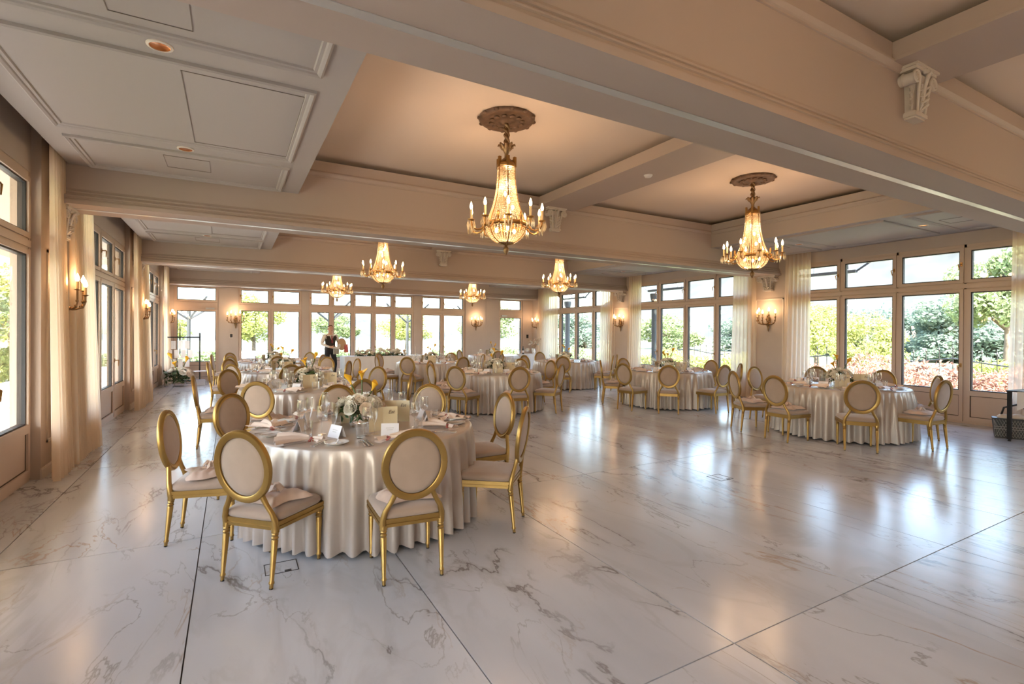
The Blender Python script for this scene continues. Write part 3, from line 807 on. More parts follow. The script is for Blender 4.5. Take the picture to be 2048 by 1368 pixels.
# ------------------------------------------------------------------ chandeliers
CW = (1.0, 0.62, 0.34)
def ch_parts():
    P = []
    z0 = ZC
    # ceiling rose (local z relative to ceiling)
    rose = MB()
    rose.lathe([(0.0, -0.06), (0.05, -0.06), (0.06, -0.045), (0.12, -0.04), (0.15, -0.05), (0.19, -0.035), (0.24, -0.03), (0.265, -0.04), (0.30, -0.035), (0.315, -0.015), (0.315, 0.0)], 40)
    for k in range(12):
        a = 2 * pi * k / 12
        rose.sphere((0.305 * cos(a), 0.305 * sin(a), -0.02), (0.03, 0.03, 0.018), 8, 5)
        rose.sphere((0.17 * cos(a + 0.2), 0.17 * sin(a + 0.2), -0.045), (0.035, 0.035, 0.014), 7, 5)
    P.append(('ceiling_rose', rose.mesh('ceiling_rose', 'rose_paint', True, 60), (0, 0, 0), None))
    st = MB()
    st.lathe([(0.03, -0.29), (0.022, -0.28), (0.022, -0.055)], 10)
    for k in range(2):
        pts = [(0.022 * cos(t * 0.8 + k * pi), 0.022 * sin(t * 0.8 + k * pi), -0.06 - 0.22 * t / 12) for t in range(13)]
        st.tube(pts, 0.016, 6)
    P.append(('stem', st.mesh('stem', 'aged_brass', True, 60), (0, 0, 0), None))
    cr = MB()
    cr.lathe([(0.025, -0.44), (0.022, -0.40), (0.035, -0.37), (0.06, -0.33), (0.045, -0.30), (0.028, -0.28)], 14)
    for k in range(8):
        a = 2 * pi * k / 8
        pts = [((0.045 + d) * cos(a), (0.045 + d) * sin(a), -0.345 + h) for d, h in ((0, 0), (0.025, 0.04), (0.045, 0.05), (0.052, 0.03))]
        cr.tube(pts, [0.016, 0.015, 0.010, 0.006], 6)
    cr.lathe([(0.03, -0.50), (0.075, -0.485), (0.05, -0.46), (0.025, -0.44)], 14)
    P.append(('crown', cr.mesh('crown', 'aged_brass', True, 60), (0, 0, 0), None))
    tr = MB()
    tr.lathe([(0.098, -0.56), (0.108, -0.55), (0.108, -0.53), (0.09, -0.50), (0.06, -0.48)], 24)
    for k in range(6):
        a = 2 * pi * k / 6
        tr.box(0.098 * cos(a) - 0.014, 0.098 * sin(a) - 0.014, -0.56, 0.098 * cos(a) + 0.014, 0.098 * sin(a) + 0.014, -0.445)
    P.append(('top_collar', tr.mesh('top_collar', 'brass', True, 50), (0, 0, 0), None))
    def r_up(t): return 0.098 + 0.14 * (t ** 2.4)          # t 0 top .. 1 ring
    ZT, ZRg = -0.55, -1.20
    beads = MB()
    for k in range(40):
        a = 2 * pi * (k + 0.5) / 40
        for j in range(34):
            t = (j + 0.5) / 34; r = r_up(t)
            beads.octa((r * cos(a), r * sin(a), ZT + (ZRg - ZT) * t), 0.0105)
    o = beads.mesh('crystal_tent', 'crystal', False, fix=False)
    P.append(('crystal_tent', o, (0, 0, 0), None))
    bw = MB()
    for k in range(36):
        a = 2 * pi * (k + 0.5) / 36
        for j in range(13):
            t = (j + 0.5) / 13 * pi * 0.42
            r = 0.225 * cos(t); z = -1.215 - 0.19 * sin(t)
            bw.octa((r * cos(a), r * sin(a), z), 0.0125)
    P.append(('crystal_bowl', bw.mesh('crystal_bowl', 'crystal', False, fix=False), (0, 0, 0), None))
    for k in range(6):
        a = 2 * pi * k / 6
        pts = [(r_up(t / 10) * cos(a) * 1.02, r_up(t / 10) * sin(a) * 1.02, ZT + (ZRg - ZT) * t / 10) for t in range(11)]
        pts += [(0.23 * cos(t / 8 * pi * 0.45) * cos(a), 0.23 * cos(t / 8 * pi * 0.45) * sin(a), -1.215 - 0.20 * sin(t / 8 * pi * 0.45)) for t in range(1, 9)]
        if k == 0: RIB = MB().tube(pts, 0.0065, 5).mesh('rib', 'brass', True)
        P.append(('rib', RIB, (0, 0, 0), (0, 0, a)))
    rg = MB().lathe([(0.236, -1.225), (0.25, -1.22), (0.254, -1.20), (0.25, -1.18), (0.236, -1.175), (0.230, -1.20), (0.236, -1.225)], 36, cap=False)
    for k in range(12):
        a = 2 * pi * k / 12
        rg.sphere((0.254 * cos(a), 0.254 * sin(a), -1.20), (0.022, 0.022, 0.028), 7, 5)
    for k in range(6):
        a = 2 * pi * (k + 0.5) / 6
        rg.sphere((0.25 * cos(a), 0.25 * sin(a), -1.13), (0.016, 0.016, 0.05), 7, 5)
    P.append(('ring_band', rg.mesh('ring_band', 'brass', True, 60), (0, 0, 0), None))
    ARM = MB().tube([(0.25, 0, -1.20), (0.29, 0, -1.26), (0.34, 0, -1.275), (0.39, 0, -1.255), (0.41, 0, -1.215), (0.41, 0, -1.175)], [0.010, 0.011, 0.010, 0.010, 0.009, 0.012], 6).lathe([(0.012, -1.185), (0.038, -1.175), (0.04, -1.168), (0.014, -1.165)], 12, (0.41, 0, 0)).mesh('arm', 'brass', True, 50)
    CAND = MB().lathe([(0.0125, -1.168), (0.0125, -1.06)], 8, (0.41, 0, 0)).mesh('candle_sleeve', 'candle_sleeve', True, 50)
    BULB = MB().lathe([(0.009, -1.06), (0.0165, -1.04), (0.017, -1.025), (0.010, -0.995), (0.002, -0.975)], 8, (0.41, 0, 0)).mesh('bulb', 'bulb', True)
    pd = MB()
    for k in range(6):
        a = 2 * pi * k / 6
        pd.octa((0.41 + 0.04 * cos(a), 0.04 * sin(a), -1.235), 0.011, 0.055)
    PEND = pd.mesh('pendant_drops', 'crystal', fix=False)
    for k in range(10):
        a = 2 * pi * k / 10 + 0.3
        P.append(('arm', ARM, (0, 0, 0), (0, 0, a), [('candle_sleeve', CAND, None, None), ('bulb', BULB, None, None), ('pendant_drops', PEND, None, None)]))
    IB = MB()
    BULB2 = MB().sphere((0, 0, 0), (0.018, 0.018, 0.03), 8, 6).mesh('bulb', 'bulb', True)
    for (x, y, z) in ((0.03, 0.02, -0.72), (-0.04, -0.03, -0.86), (0.05, -0.05, -1.0), (0.12, 0, -1.25), (-0.06, 0.10, -1.25), (-0.06, -0.10, -1.25)):
        P.append(('bulb', BULB2, (x, y, z), None))
    fi = MB().lathe([(0.0, -1.535), (0.012, -1.525), (0.030, -1.49), (0.033, -1.465), (0.022, -1.44), (0.012, -1.43), (0.05, -1.405), (0.09, -1.395), (0.03, -1.39)], 14)
    for k in range(6):
        a = 2 * pi * k / 6
        fi.tube([(0.02 * cos(a), 0.02 * sin(a), -1.41), (0.08 * cos(a), 0.08 * sin(a), -1.40), (0.115 * cos(a), 0.115 * sin(a), -1.39)], [0.012, 0.012, 0.005], 5)
    P.append(('finial', fi.mesh('finial', 'aged_brass', True, 60), (0, 0, 0), None))
    return P
CHP = ch_parts()
CH_LABEL = {(0, 1): 'largest crystal chandelier in left ceiling coffer, nearest of the left row', (1, 1): 'crystal chandelier in right ceiling coffer near the right windows',
            (0, 2): 'crystal chandelier behind the second beam, middle of the left row', (1, 2): 'crystal chandelier behind the second beam, middle of the right row',
            (0, 3): 'smallest crystal chandelier before far windows, last of the left row', (1, 3): 'small crystal chandelier before far wall, last of the right row',
            (0, 0): 'crystal chandelier above the camera on the left side', (1, 0): 'crystal chandelier above the camera on the right side'}
def lamp(name, loc, power, radius=0.05, parent=None):
    d = bpy.data.lights.new(name, 'POINT'); d.energy = power; d.color = CW; d.shadow_soft_size = radius
    o = link(name, d, parent, loc); return o
CH_POWER = 26.0
for c, x in ((0, 2.69), (1, 7.03)):
    for b in range(4):
        y = 4.95 + PER * (b - 1)
        if b == 3: y -= 0.15
        t = thing('chandelier', CH_LABEL[(c, b)], 'chandelier', (x, y, ZC), 0.35 * c + 0.2 * b, 'crystal chandeliers')
        instance(CHP, t)
        for ch in t.children:
            if ch.name.startswith('crystal_'): ch['kind'] = 'stuff'
        for k in range(4):
            a = pi / 4 + k * pi / 2
            lamp('candle_light', (0.46 * cos(a), 0.46 * sin(a), -0.98), CH_POWER / 4, 0.06, t)
        lamp('inner_light', (0, 0, -0.80), 7.0, 0.03, t)
        lamp('bowl_light', (0, 0, -1.27), 6.0, 0.03, t)

# ------------------------------------------------------------------ wall sconces
def sconce_parts():
    """local: y out of the wall, z up, origin at mid plate on the wall"""
    P = []
    bp = MB()
    bp.lathe([(0.0, -0.24), (0.012, -0.22), (0.02, -0.16), (0.03, -0.12), (0.022, -0.08), (0.036, -0.03), (0.045, 0.03), (0.03, 0.09), (0.02, 0.12), (0.0, 0.16)], 12, (0, 0.03, 0), sy=0.6)
    for k in range(7):
        bp.sphere((0.03 * sin(k * 2.1), 0.045, -0.12 + 0.035 * k), (0.026, 0.02, 0.024), 7, 5)
    bp.sphere((0, 0.01, 0.0), (0.05, 0.012, 0.08), 12, 8)
    P.append(('backplate', bp.mesh('backplate', 'aged_brass', True, 60), None, None))
    for (dx, dy, h) in ((-0.20, 0.06, 0.06), (-0.11, 0.14, 0.10), (0.0, 0.18, 0.05), (0.11, 0.14, 0.10), (0.20, 0.06, 0.06)):
        pts = [(0, 0.04, -0.06), (dx * 0.4, 0.04 + dy * 0.5, -0.09), (dx * 0.8, 0.04 + dy * 0.9, -0.07), (dx, 0.04 + dy, -0.02), (dx, 0.04 + dy, h)]
        arm = MB().tube(pts, [0.012, 0.010, 0.009, 0.008, 0.010], 6)
        for s_ in range(3):
            p = pts[s_ + 1]; arm.sphere((p[0] + 0.01, p[1], p[2] + 0.012), (0.018, 0.014, 0.016), 6, 4)
        arm.lathe([(0.01, h - 0.005), (0.03, h + 0.006), (0.012, h + 0.012)], 10, (dx, 0.04 + dy, 0))
        cs = MB().lathe([(0.012, h + 0.008), (0.012, h + 0.085)], 8, (dx, 0.04 + dy, 0))
        bu = MB().lathe([(0.010, h + 0.085), (0.019, h + 0.105), (0.017, h + 0.125), (0.002, h + 0.165)], 8, (dx, 0.04 + dy, 0))
        P.append(('arm', arm.mesh('arm', 'aged_brass', True, 60), None, None, [('candle_sleeve', cs.mesh('candle_sleeve', 'candle_sleeve', True, 50), None, None), ('bulb', bu.mesh('bulb', 'bulb', True), None, None)]))
    return P
SCP = sconce_parts()
def sconce(loc, rz, label, power=4.5):
    t = thing('wall_sconce', label, 'wall lamp', loc, rz, 'candle wall sconces'); t.scale = (1.15,) * 3
    instance(SCP, t)
    lamp('sconce_light', (0, 0.16, 0.27), power, 0.05, t)
for k, w in ((1, 'first'), (2, 'second')):
    yc = 7.49 + PER * (k - 1)
    sconce((PXR, yc, 1.90), pi / 2, 'brass candle sconce on the %s right wall pier between curtains' % w)
    sconce((PXL, yc, 1.90), -pi / 2, 'brass candle sconce on the %s left wall pier between curtains' % w)
sconce((PXR, 17.92, 1.90), pi / 2, 'brass candle sconce on right wall in the far corner')
sconce((PXL, 17.92, 1.90), -pi / 2, 'brass candle sconce on left wall in the far corner beside the door')
sconce((8.60, YF - 0.075, 1.92), pi, 'brass candle sconce on far wall left of the right glass door')
sconce((0.12, YF - 0.05, 1.92), pi, 'brass candle sconce on far wall between left door and window')
# ------------------------------------------------------------------ chairs
def chair_parts():
    P = []
    # seat rail
    def trap(front, rear, y0, y1): return [(-front / 2, y1), (front / 2, y1), (rear / 2, y0), (-rear / 2, y0)]
    mb = MB()
    for (g, z0, z1) in ((0.0, 0.345, 0.365), (-0.006, 0.365, 0.374), (0.0, 0.374, 0.396)):
        mb.extrude(trap(0.455 + 2 * g, 0.40 + 2 * g, -0.215 - g, 0.215 + g), z0, z1, lambda p, q, a: (p, q, a))
    P.append(('seat_rail', mb.mesh('seat_rail', 'gold'), None, None))
    # seat cushion
    def pad(u, v):
        a = 2 * pi * u
        e = 0.28
        cx, sy = cos(a), sin(a)
        X = math.copysign(abs(cx) ** e, cx); Y = math.copysign(abs(sy) ** e, sy)
        prof = [(0.97, 0.396), (1.02, 0.412), (1.0, 0.432), (0.93, 0.446), (0.78, 0.455), (0.5, 0.462), (0.2, 0.465), (0.0, 0.466)]
        k = v * (len(prof) - 1); i = min(int(k), len(prof) - 2); t = k - i
        r = prof[i][0] * (1 - t) + prof[i + 1][0] * t; z = prof[i][1] * (1 - t) + prof[i + 1][1] * t
        y = Y * r * 0.215; w = 0.2135 + 0.0135 * (y / 0.215)
        return (X * r * w, y, z)
    P.append(('seat', MB().grid(pad, 40, 7, True).mesh('seat', 'velvet', True, 60), None, None))
    leg = MB().lathe([(0.011, 0.0), (0.012, 0.03), (0.0165, 0.033), (0.0165, 0.042), (0.0125, 0.048), (0.0205, 0.285), (0.017, 0.292), (0.0225, 0.302), (0.017, 0.312), (0.0215, 0.322), (0.019, 0.330), (0.024, 0.334), (0.024, 0.36)], 12).mesh('leg', 'gold', True, 35)
    FOOT = MB().lathe([(0.0115, 0.0), (0.0115, 0.008)], 10).mesh('foot_cap', 'black_plastic')
    for (x, y, rx) in ((-0.198, 0.19, 0), (0.198, 0.19, 0), (-0.182, -0.205, -0.10), (0.182, -0.205, -0.10)):
        P.append(('leg', leg, (x, y - (0.034 if rx else 0), 0.0), (rx, 0, 0), [('foot_cap', FOOT, None, None)]))
    # stiles
    for s in (-1, 1):
        st = MB().tube([(s * 0.186, -0.205, 0.350), (s * 0.186, -0.212, 0.40), (s * 0.172, -0.222, 0.45), (s * 0.143, -0.232, 0.50), (s * 0.122, -0.240, 0.545), (s * 0.118, -0.246, 0.585)],
                       [(0.021, 0.021), (0.020, 0.020), (0.017, 0.017), (0.016, 0.016), (0.018, 0.016), (0.014, 0.014)], 8)
        P.append(('stile', st.mesh('stile', 'gold', True, 50), None, None))
    tilt = 0.13
    c0 = Vector((0, -0.268, 0.735))
    def place(x, d, z):          # x across, d out of front face, z up in the back's own plane
        return (x, c0.y + d * cos(tilt) - z * sin(tilt), c0.z + z * cos(tilt) + d * sin(tilt))
    cs = [(-0.021, -0.013), (-0.016, -0.017), (0.017, -0.017), (0.023, -0.009), (0.023, 0.006), (0.015, 0.017), (0.009, 0.011), (0.003, 0.019), (-0.006, 0.017), (-0.012, 0.010), (-0.021, 0.012)]
    def ring(u, v):
        a = 2 * pi * u; i = round(v * len(cs)) % len(cs); r, d = cs[i]
        return place((0.184 + r) * cos(a), d, (0.2065 + r) * sin(a))
    P.append(('backrest_frame', MB().grid(ring, 44, len(cs), True).mesh('backrest_frame', 'gold', True, 40), None, None))
    pr = [(0.0, -0.017), (0.5, -0.0155), (0.85, -0.010), (0.985, -0.002), (1.0, 0.004), (0.97, 0.010), (0.82, 0.020), (0.5, 0.026), (0.0, 0.028)]
    def cush(u, v):
        a = 2 * pi * u; i = round(v * (len(pr) - 1)); r, d = pr[i]
        return place(0.166 * r * cos(a), d, 0.188 * r * sin(a))
    P.append(('backrest', MB().grid(cush, 36, len(pr) - 1, True).mesh('backrest', 'velvet', True), None, None))
    return P
CHAIR = chair_parts()
def shawl_mesh(seed):
    r = random.Random(seed); ph = [r.uniform(0, 6) for _ in range(6)]
    def fn(u, v):
        x = (u - 0.5) * 0.36 + 0.02 * sin(v * 7 + ph[0]); y = (v - 0.5) * 0.30 + 0.02 * sin(u * 6 + ph[1])
        e = min(1, 6 * min(u, 1 - u, v, 1 - v))
        z = 0.006 + e * (0.020 + 0.012 * abs(sin(u * 9 + v * 4 + ph[2])) + 0.010 * abs(sin(v * 13 + ph[3] + u * 3)))
        return (x, y, z)
    m = MB().grid(fn, 22, 18); m.grid(lambda u, v: (fn(u, v)[0] * 0.98, fn(u, v)[1] * 0.98, 0.0), 6, 6)
    return m.mesh('fabric', 'shawl', True)
def bow_mesh(seed):
    r = random.Random(seed); m = MB()
    for k in range(7):
        a = r.uniform(0, 6.28); l = r.uniform(0.04, 0.075)
        m.tube([(0, 0, 0.052), (l * 0.5 * cos(a), l * 0.5 * sin(a), 0.085), (l * cos(a), l * sin(a), 0.055), (l * 0.6 * cos(a + 0.7), l * 0.6 * sin(a + 0.7), 0.05)], [(0.012, 0.003), (0.016, 0.003), (0.016, 0.003), (0.008, 0.003)], 6)
    m.sphere((0, 0, 0.055), (0.016, 0.016, 0.013), 8, 6)
    return m.mesh('bow', 'napkin', True, 60)
SHAWLS = [(shawl_mesh(s), bow_mesh(s)) for s in (1, 2, 3)]

TABLES = {   # key: centre, description, list of chairs (x, y, seat name, has shawl)
 'T1': ((1.03, 4.42), 'nearest round table', [(-0.40, 4.55, 'left', 1), (0.065, 3.445, 'front left', 1), (1.0, 3.005, 'front', 1), (2.07, 3.50, 'front right', 0), (2.38, 4.40, 'right', 0), (2.0, 5.52, 'back right', 0), (1.06, 5.92, 'back', 0), (0.01, 5.50, 'back left', 1)]),
 'T2': ((1.0, 7.95), 'second left-row table', [(-0.42, 7.95, 'left', 1), (0.278, 6.72, 'front left', 1), (1.47, 6.55, 'front right', 0), (2.36, 7.35, 'right', 0), (2.23, 8.77, 'back right', 0), (1.1, 9.39, 'back', 0), (-0.03, 9.05, 'back left', 0)]),
 'T3': ((1.0, 11.42), 'third left-row table', [(-0.38, 11.42, 'left', 1), (0.02, 10.55, 'front left', 0), (0.96, 9.98, 'front', 0), (2.13, 10.8, 'front right', 0), (2.5, 11.7, 'right', 0), (2.0, 12.65, 'back right', 1), (-0.03, 12.5, 'back left', 0)]),
 'T4': ((1.0, 14.95), 'farthest left-row table', [(-0.42, 15.15, 'left', 1), (0.0, 14.0, 'front left', 0), (1.0, 13.55, 'front', 0), (2.13, 14.25, 'front right', 0), (2.02, 15.85, 'back right', 0), (-0.02, 16.2, 'back left', 0)]),
 'T5': ((4.75, 13.0), 'farther middle-row table', [(3.75, 11.9, 'front left', 1), (5.04, 11.5, 'front', 0), (3.65, 14.15, 'back left', 1), (5.75, 14.0, 'back right', 0), (3.3, 13.0, 'left', 0), (6.2, 12.75, 'right', 0)]),
 'T6': ((4.8, 9.22), 'nearer middle-row table', [(3.52, 8.33, 'front left', 1), (4.45, 7.66, 'front', 1), (5.63, 8.08, 'front right', 0), (6.2, 9.30, 'right', 1), (5.95, 10.2, 'back right', 0), (3.38, 9.2, 'left', 1), (3.73, 10.2, 'back left', 1)]),
 'T8': ((8.55, 12.05), 'farthest right-window table', [(7.58, 10.78, 'front left', 0), (9.2, 10.72, 'front right', 1), (9.75, 11.2, 'right', 0), (8.6, 13.5, 'back', 0), (7.0, 11.75, 'left', 1)]),
 'T9': ((8.45, 8.0), 'middle right-window table', [(6.95, 7.75, 'left', 0), (7.37, 6.95, 'front left', 0), (8.43, 6.53, 'front', 0), (9.18, 6.74, 'front right', 0), (9.8, 7.95, 'right', 0), (8.44, 9.42, 'back', 0), (7.28, 8.86, 'back left', 1)]),
 'T10': ((8.50, 4.42), 'nearest right-window table', [(6.95, 4.51, 'left', 1), (7.18, 5.36, 'back left', 1), (8.53, 5.93, 'back', 0), (9.68, 5.45, 'back right', 0), (9.85, 4.42, 'right', 0), (9.28, 3.45, 'front right', 1), (8.40, 3.05, 'front', 1), (7.30, 3.52, 'front left', 0)]),
 'T7': ((8.35, 16.25), 'far right-corner table', [(7.8, 14.85, 'front', 0), (6.95, 16.1, 'left', 0)]),
}
FACE = {('T1', 'front'): (0.10, 1.0), ('T8', 'front right'): (-0.72, 0.70), ('T1', 'left'): (0.97, -0.2), ('T10', 'back left'): (0.9, -0.5), ('T9', 'front right'): (-0.75, 0.66)}
sh = 0
for tk, (c, desc, chairs) in TABLES.items():
    for (x, y, seat, has) in chairs:
        f = Vector(FACE.get((tk, seat), (c[0] - x, c[1] - y))).normalized()
        rz = atan2(f.y, f.x) - pi / 2
        base = (x + f.x * 0.268, y + f.y * 0.268, 0)
        t = thing('oval_back_chair', 'gold oval-back chair with beige velvet, %s seat at %s' % (seat, desc), 'chair', base, rz, 'gold banquet chairs')
        instance(CHAIR, t)
        if has:
            sh += 1
            a = rnd.uniform(-0.5, 0.5)
            s = thing('folded_shawl', 'folded blush fabric with bow on %s seat chair at %s' % (seat, desc), 'shawl', (base[0], base[1], 0.466), rz + a, 'folded fabrics on chairs')
            m = SHAWLS[sh % 3]
            link('fabric', m[0], s); link('bow', m[1], s)

# ------------------------------------------------------------------ round tables with floor-length cloths
TR = 0.91; TH = 0.752
def cloth_mesh(seed, Rr=TR, H=TH, n=300):
    r = random.Random(seed)
    cuts = []; a = 0
    while a < 2 * pi - 0.12:
        w = r.uniform(0.085, 0.175); cuts.append((a, w, r.uniform(0.45, 1.0), r.uniform(-0.03, 0.03))); a += w
    tot = a
    def fold(th):
        x = (th % (2 * pi)) / (2 * pi) * tot
        for (a0, w, am, sk) in cuts:
            if a0 <= x < a0 + w:
                t = (x - a0) / w
                return am * (sin(pi * t) ** 1.8)
        return 0
    rings = [(0.0, H, 0), (0.5, H, 0), (0.93, H, 0), (0.985, H - 0.001, 0), (1.0, H - 0.006, 0.0), (1.008, H - 0.02, 0.03)]
    rows = 9
    vs = [(0, 0, H)]; fs = []
    for (k, z, f_) in rings[1:]:
        for i in range(n):
            th = 2 * pi * i / n; rr = Rr * k + 0.05 * f_ * fold(th)
            vs.append((rr * cos(th), rr * sin(th), z))
    for j in range(1, rows + 1):
        t = j / rows
        for i in range(n):
            th = 2 * pi * i / n + 0.015 * sin(7 * i / n * 6.28 + seed) * t
            fo = fold(th)
            rr = Rr * 1.008 + (0.012 + 0.125 * fo) * (t ** 0.6) - 0.035 * t
            z = (H - 0.02) * (1 - t) + (0.012 + 0.018 * (1 - fo)) * t
            vs.append((rr * cos(th), rr * sin(th), z))
    for i in range(n): fs.append((0, 1 + i, 1 + (i + 1) % n))
    m = len(rings) - 1 + rows
    for j in range(m - 1):
        for i in range(n):
            i2 = (i + 1) % n
            fs.append((1 + j * n + i, 1 + (j + 1) * n + i, 1 + (j + 1) * n + i2, 1 + j * n + i2))
    return MB().add(vs, fs).mesh('tablecloth', 'satin', True)
CLOTHS = [cloth_mesh(s) for s in (3, 8, 12)]
TOPM = MB().lathe([(0.0, 0.715), (0.89, 0.715), (0.895, 0.73), (0.89, 0.744), (0.0, 0.744)], 40).mesh('table_top', 'tan_wood', True, 30)
PEDM = MB().lathe([(0.30, 0.0), (0.28, 0.04), (0.06, 0.09), (0.05, 0.68), (0.22, 0.715)], 16).mesh('pedestal', 'black_metal', True, 40)

# --- tableware prototypes (origin at the base, z up)
def lathe_obj(name, prof, m, n=18): return MB().lathe(prof, n, cap=False).mesh(name, m, True, 50)
WINE = lathe_obj('wine_glass', [(0.0, 0.0), (0.034, 0.0), (0.033, 0.003), (0.006, 0.008), (0.0038, 0.02), (0.0038, 0.095), (0.010, 0.102), (0.030, 0.118), (0.040, 0.142), (0.041, 0.160), (0.034, 0.225), (0.033, 0.225), (0.0395, 0.160), (0.038, 0.143), (0.028, 0.120), (0.0, 0.106)], 'stemware')
FLUTE = lathe_obj('champagne_flute', [(0.0, 0.0), (0.031, 0.0), (0.030, 0.003), (0.005, 0.008), (0.0036, 0.02), (0.0036, 0.09), (0.012, 0.105), (0.024, 0.145), (0.027, 0.19), (0.024, 0.255), (0.023, 0.255), (0.0255, 0.19), (0.022, 0.146), (0.0, 0.112)], 'stemware')
TUMB = lathe_obj('water_tumbler', [(0.0, 0.0), (0.027, 0.0), (0.030, 0.04), (0.034, 0.115), (0.0325, 0.115), (0.0285, 0.04), (0.026, 0.012), (0.0, 0.010)], 'stemware')
PLATE = lathe_obj('side_plate', [(0.0, 0.004), (0.045, 0.004), (0.05, 0.0), (0.055, 0.003), (0.085, 0.014), (0.086, 0.016), (0.055, 0.007), (0.048, 0.006), (0.0, 0.006)], 'china', 28)
def cutlery(kind):
    m = MB()
    if kind == 'knife':
        m.tube([(0, -0.11, 0.004), (0, -0.09, 0.005), (0, 0.0, 0.004), (0, 0.005, 0.004)], [(0.007, 0.003), (0.0075, 0.0035), (0.0055, 0.003), (0.006, 0.002)], 8, flat=(1, 0, 0))
        m.tube([(0.001, 0.0, 0.004), (0.001, 0.05, 0.004), (0, 0.10, 0.003), (-0.003, 0.118, 0.003)], [(0.008, 0.001), (0.0095, 0.001), (0.008, 0.001), (0.002, 0.001)], 6, flat=(1, 0, 0))
    else:
        m.tube([(0, -0.10, 0.003), (0, -0.07, 0.006), (0, 0.02, 0.008), (0, 0.045, 0.006)], [(0.007, 0.0016), (0.006, 0.0016), (0.0034, 0.0016), (0.006, 0.0014)], 6, flat=(1, 0, 0))
        if kind == 'fork':
            m.tube([(0, 0.042, 0.006), (0, 0.055, 0.004), (0, 0.065, 0.004)], [(0.006, 0.0013), (0.012, 0.0013), (0.0125, 0.0013)], 6, flat=(1, 0, 0))
            for k in range(4): m.tube([(-0.0097 + 0.0065 * k, 0.062, 0.004), (-0.0092 + 0.0062 * k, 0.098, 0.007)], [(0.0019, 0.0011), (0.001, 0.0008)], 5, flat=(1, 0, 0))
        else:
            m.sphere((0, 0.070, 0.0055), (0.0155, 0.026, 0.004), 10, 6)
    return m.mesh(kind, 'silver', True, 50)
KNIFE, FORK, SPOON = cutlery('knife'), cutlery('fork'), cutlery('spoon')
def napkin_parts(seed):
    r = random.Random(seed); ph = r.uniform(0, 6)
    def fan(u, v):
        a = (u - 0.5) * 1.7; l = 0.015 + 0.23 * v
        pl = sin(u * 5 * 2 * pi + ph)
        x = l * sin(a) * (0.25 + 0.75 * v ** 0.6) + 0.003 * pl
        y = l * cos(a)
        z = 0.02 + 0.075 * (1 - abs(2 * u - 1)) * (0.4 + 0.6 * v) * (1 - 0.55 * v * v) + 0.013 * pl * v
        return (x, y, max(z, 0.002))
    def tail(u, v):
        a = (u - 0.5) * 1.4; l = 0.012 + 0.085 * v; pl = sin(u * 3 * 2 * pi + ph)
        return (l * sin(a) * (0.3 + 0.7 * v), -l * cos(a), max(0.002, 0.016 + 0.028 * (1 - abs(2 * u - 1)) + 0.006 * pl * v))
    m = MB().grid(fan, 40, 8).grid(tail, 20, 5).grid(lambda u, v: (fan(u, v)[0], fan(u, v)[1], 0.0015), 12, 4).grid(lambda u, v: (tail(u, v)[0], tail(u, v)[1], 0.0015), 8, 3)
    ring = MB()
    for k in range(11):
        a = k * 2.4; ring.sphere((0.014 * cos(a), r.uniform(-0.012, 0.012), 0.02 + 0.012 * sin(a)), r.uniform(0.005, 0.009), 7, 5)
    return [('cloth', m.mesh('cloth', 'napkin', True), None, None), ('flower_ring', ring.mesh('flower_ring', 'berry', True), None, None)]
NAPS = [napkin_parts(s) for s in (1, 2, 3)]
def tent_card(w, h, name, m, spread=0.036):
    mb = MB(); t = 0.0012
    for s in (-1, 1):
        mb.extrude([(s * spread, 0.0), (s * spread + t, 0.0), (t, h), (0.0, h)], -w / 2, w / 2, lambda p, q, a: (a, p, q))
    return mb.mesh(name, m)
CARD = tent_card(0.135, 0.09, 'card', 'card_white')
lines = MB()
for k, w in enumerate((0.06, 0.045)):
    z = 0.055 - 0.014 * k; y = -0.036 * (1 - z / 0.09) - 0.0006
    lines.box(-w / 2, y - 0.0004, z, w / 2, y, z + 0.0022)
CARD_INK = lines.mesh('lettering', 'grey_cloth')
def menu_parts():
    mb = MB(); w, h, t = 0.125, 0.19, 0.001
    for s in (-1, 1):
        a = 0.30 * s if s > 0 else -0.34
        c_, s_ = cos(a), sin(a)
        def mp(p, q, z, s=s, c_=c_, s_=s_): return (s * p * c_, s * p * s_ * s + q - abs(p) * 0.18, z)
        vs = [mp(p, q, z) for z in (0, h) for (p, q) in ((0, 0), (w, 0), (w, t), (0, t))]
        mb.add(vs, [(0, 1, 2, 3), (7, 6, 5, 4), (0, 4, 5, 1), (1, 5, 6, 2), (2, 6, 7, 3), (3, 7, 4, 0)])
    return mb
MENU = menu_parts().mesh('folded_sheet', 'card_cream')
def text_mesh(body, size, shear=0.35):
    cu = bpy.data.curves.new('lettering', 'FONT'); cu.body = body; cu.size = size; cu.shear = shear; cu.extrude = 0.0004; cu.align_x = 'CENTER'; cu.resolution_u = 3
    o = bpy.data.objects.new('lettering', cu); COL.objects.link(o)
    dg = bpy.context.evaluated_depsgraph_get(); me = bpy.data.meshes.new_from_object(o.evaluated_get(dg))
    bpy.data.objects.remove(o); me.materials.clear(); me.materials.append(MATS['ink']); return me
EAT = text_mesh('Eat', 0.040)
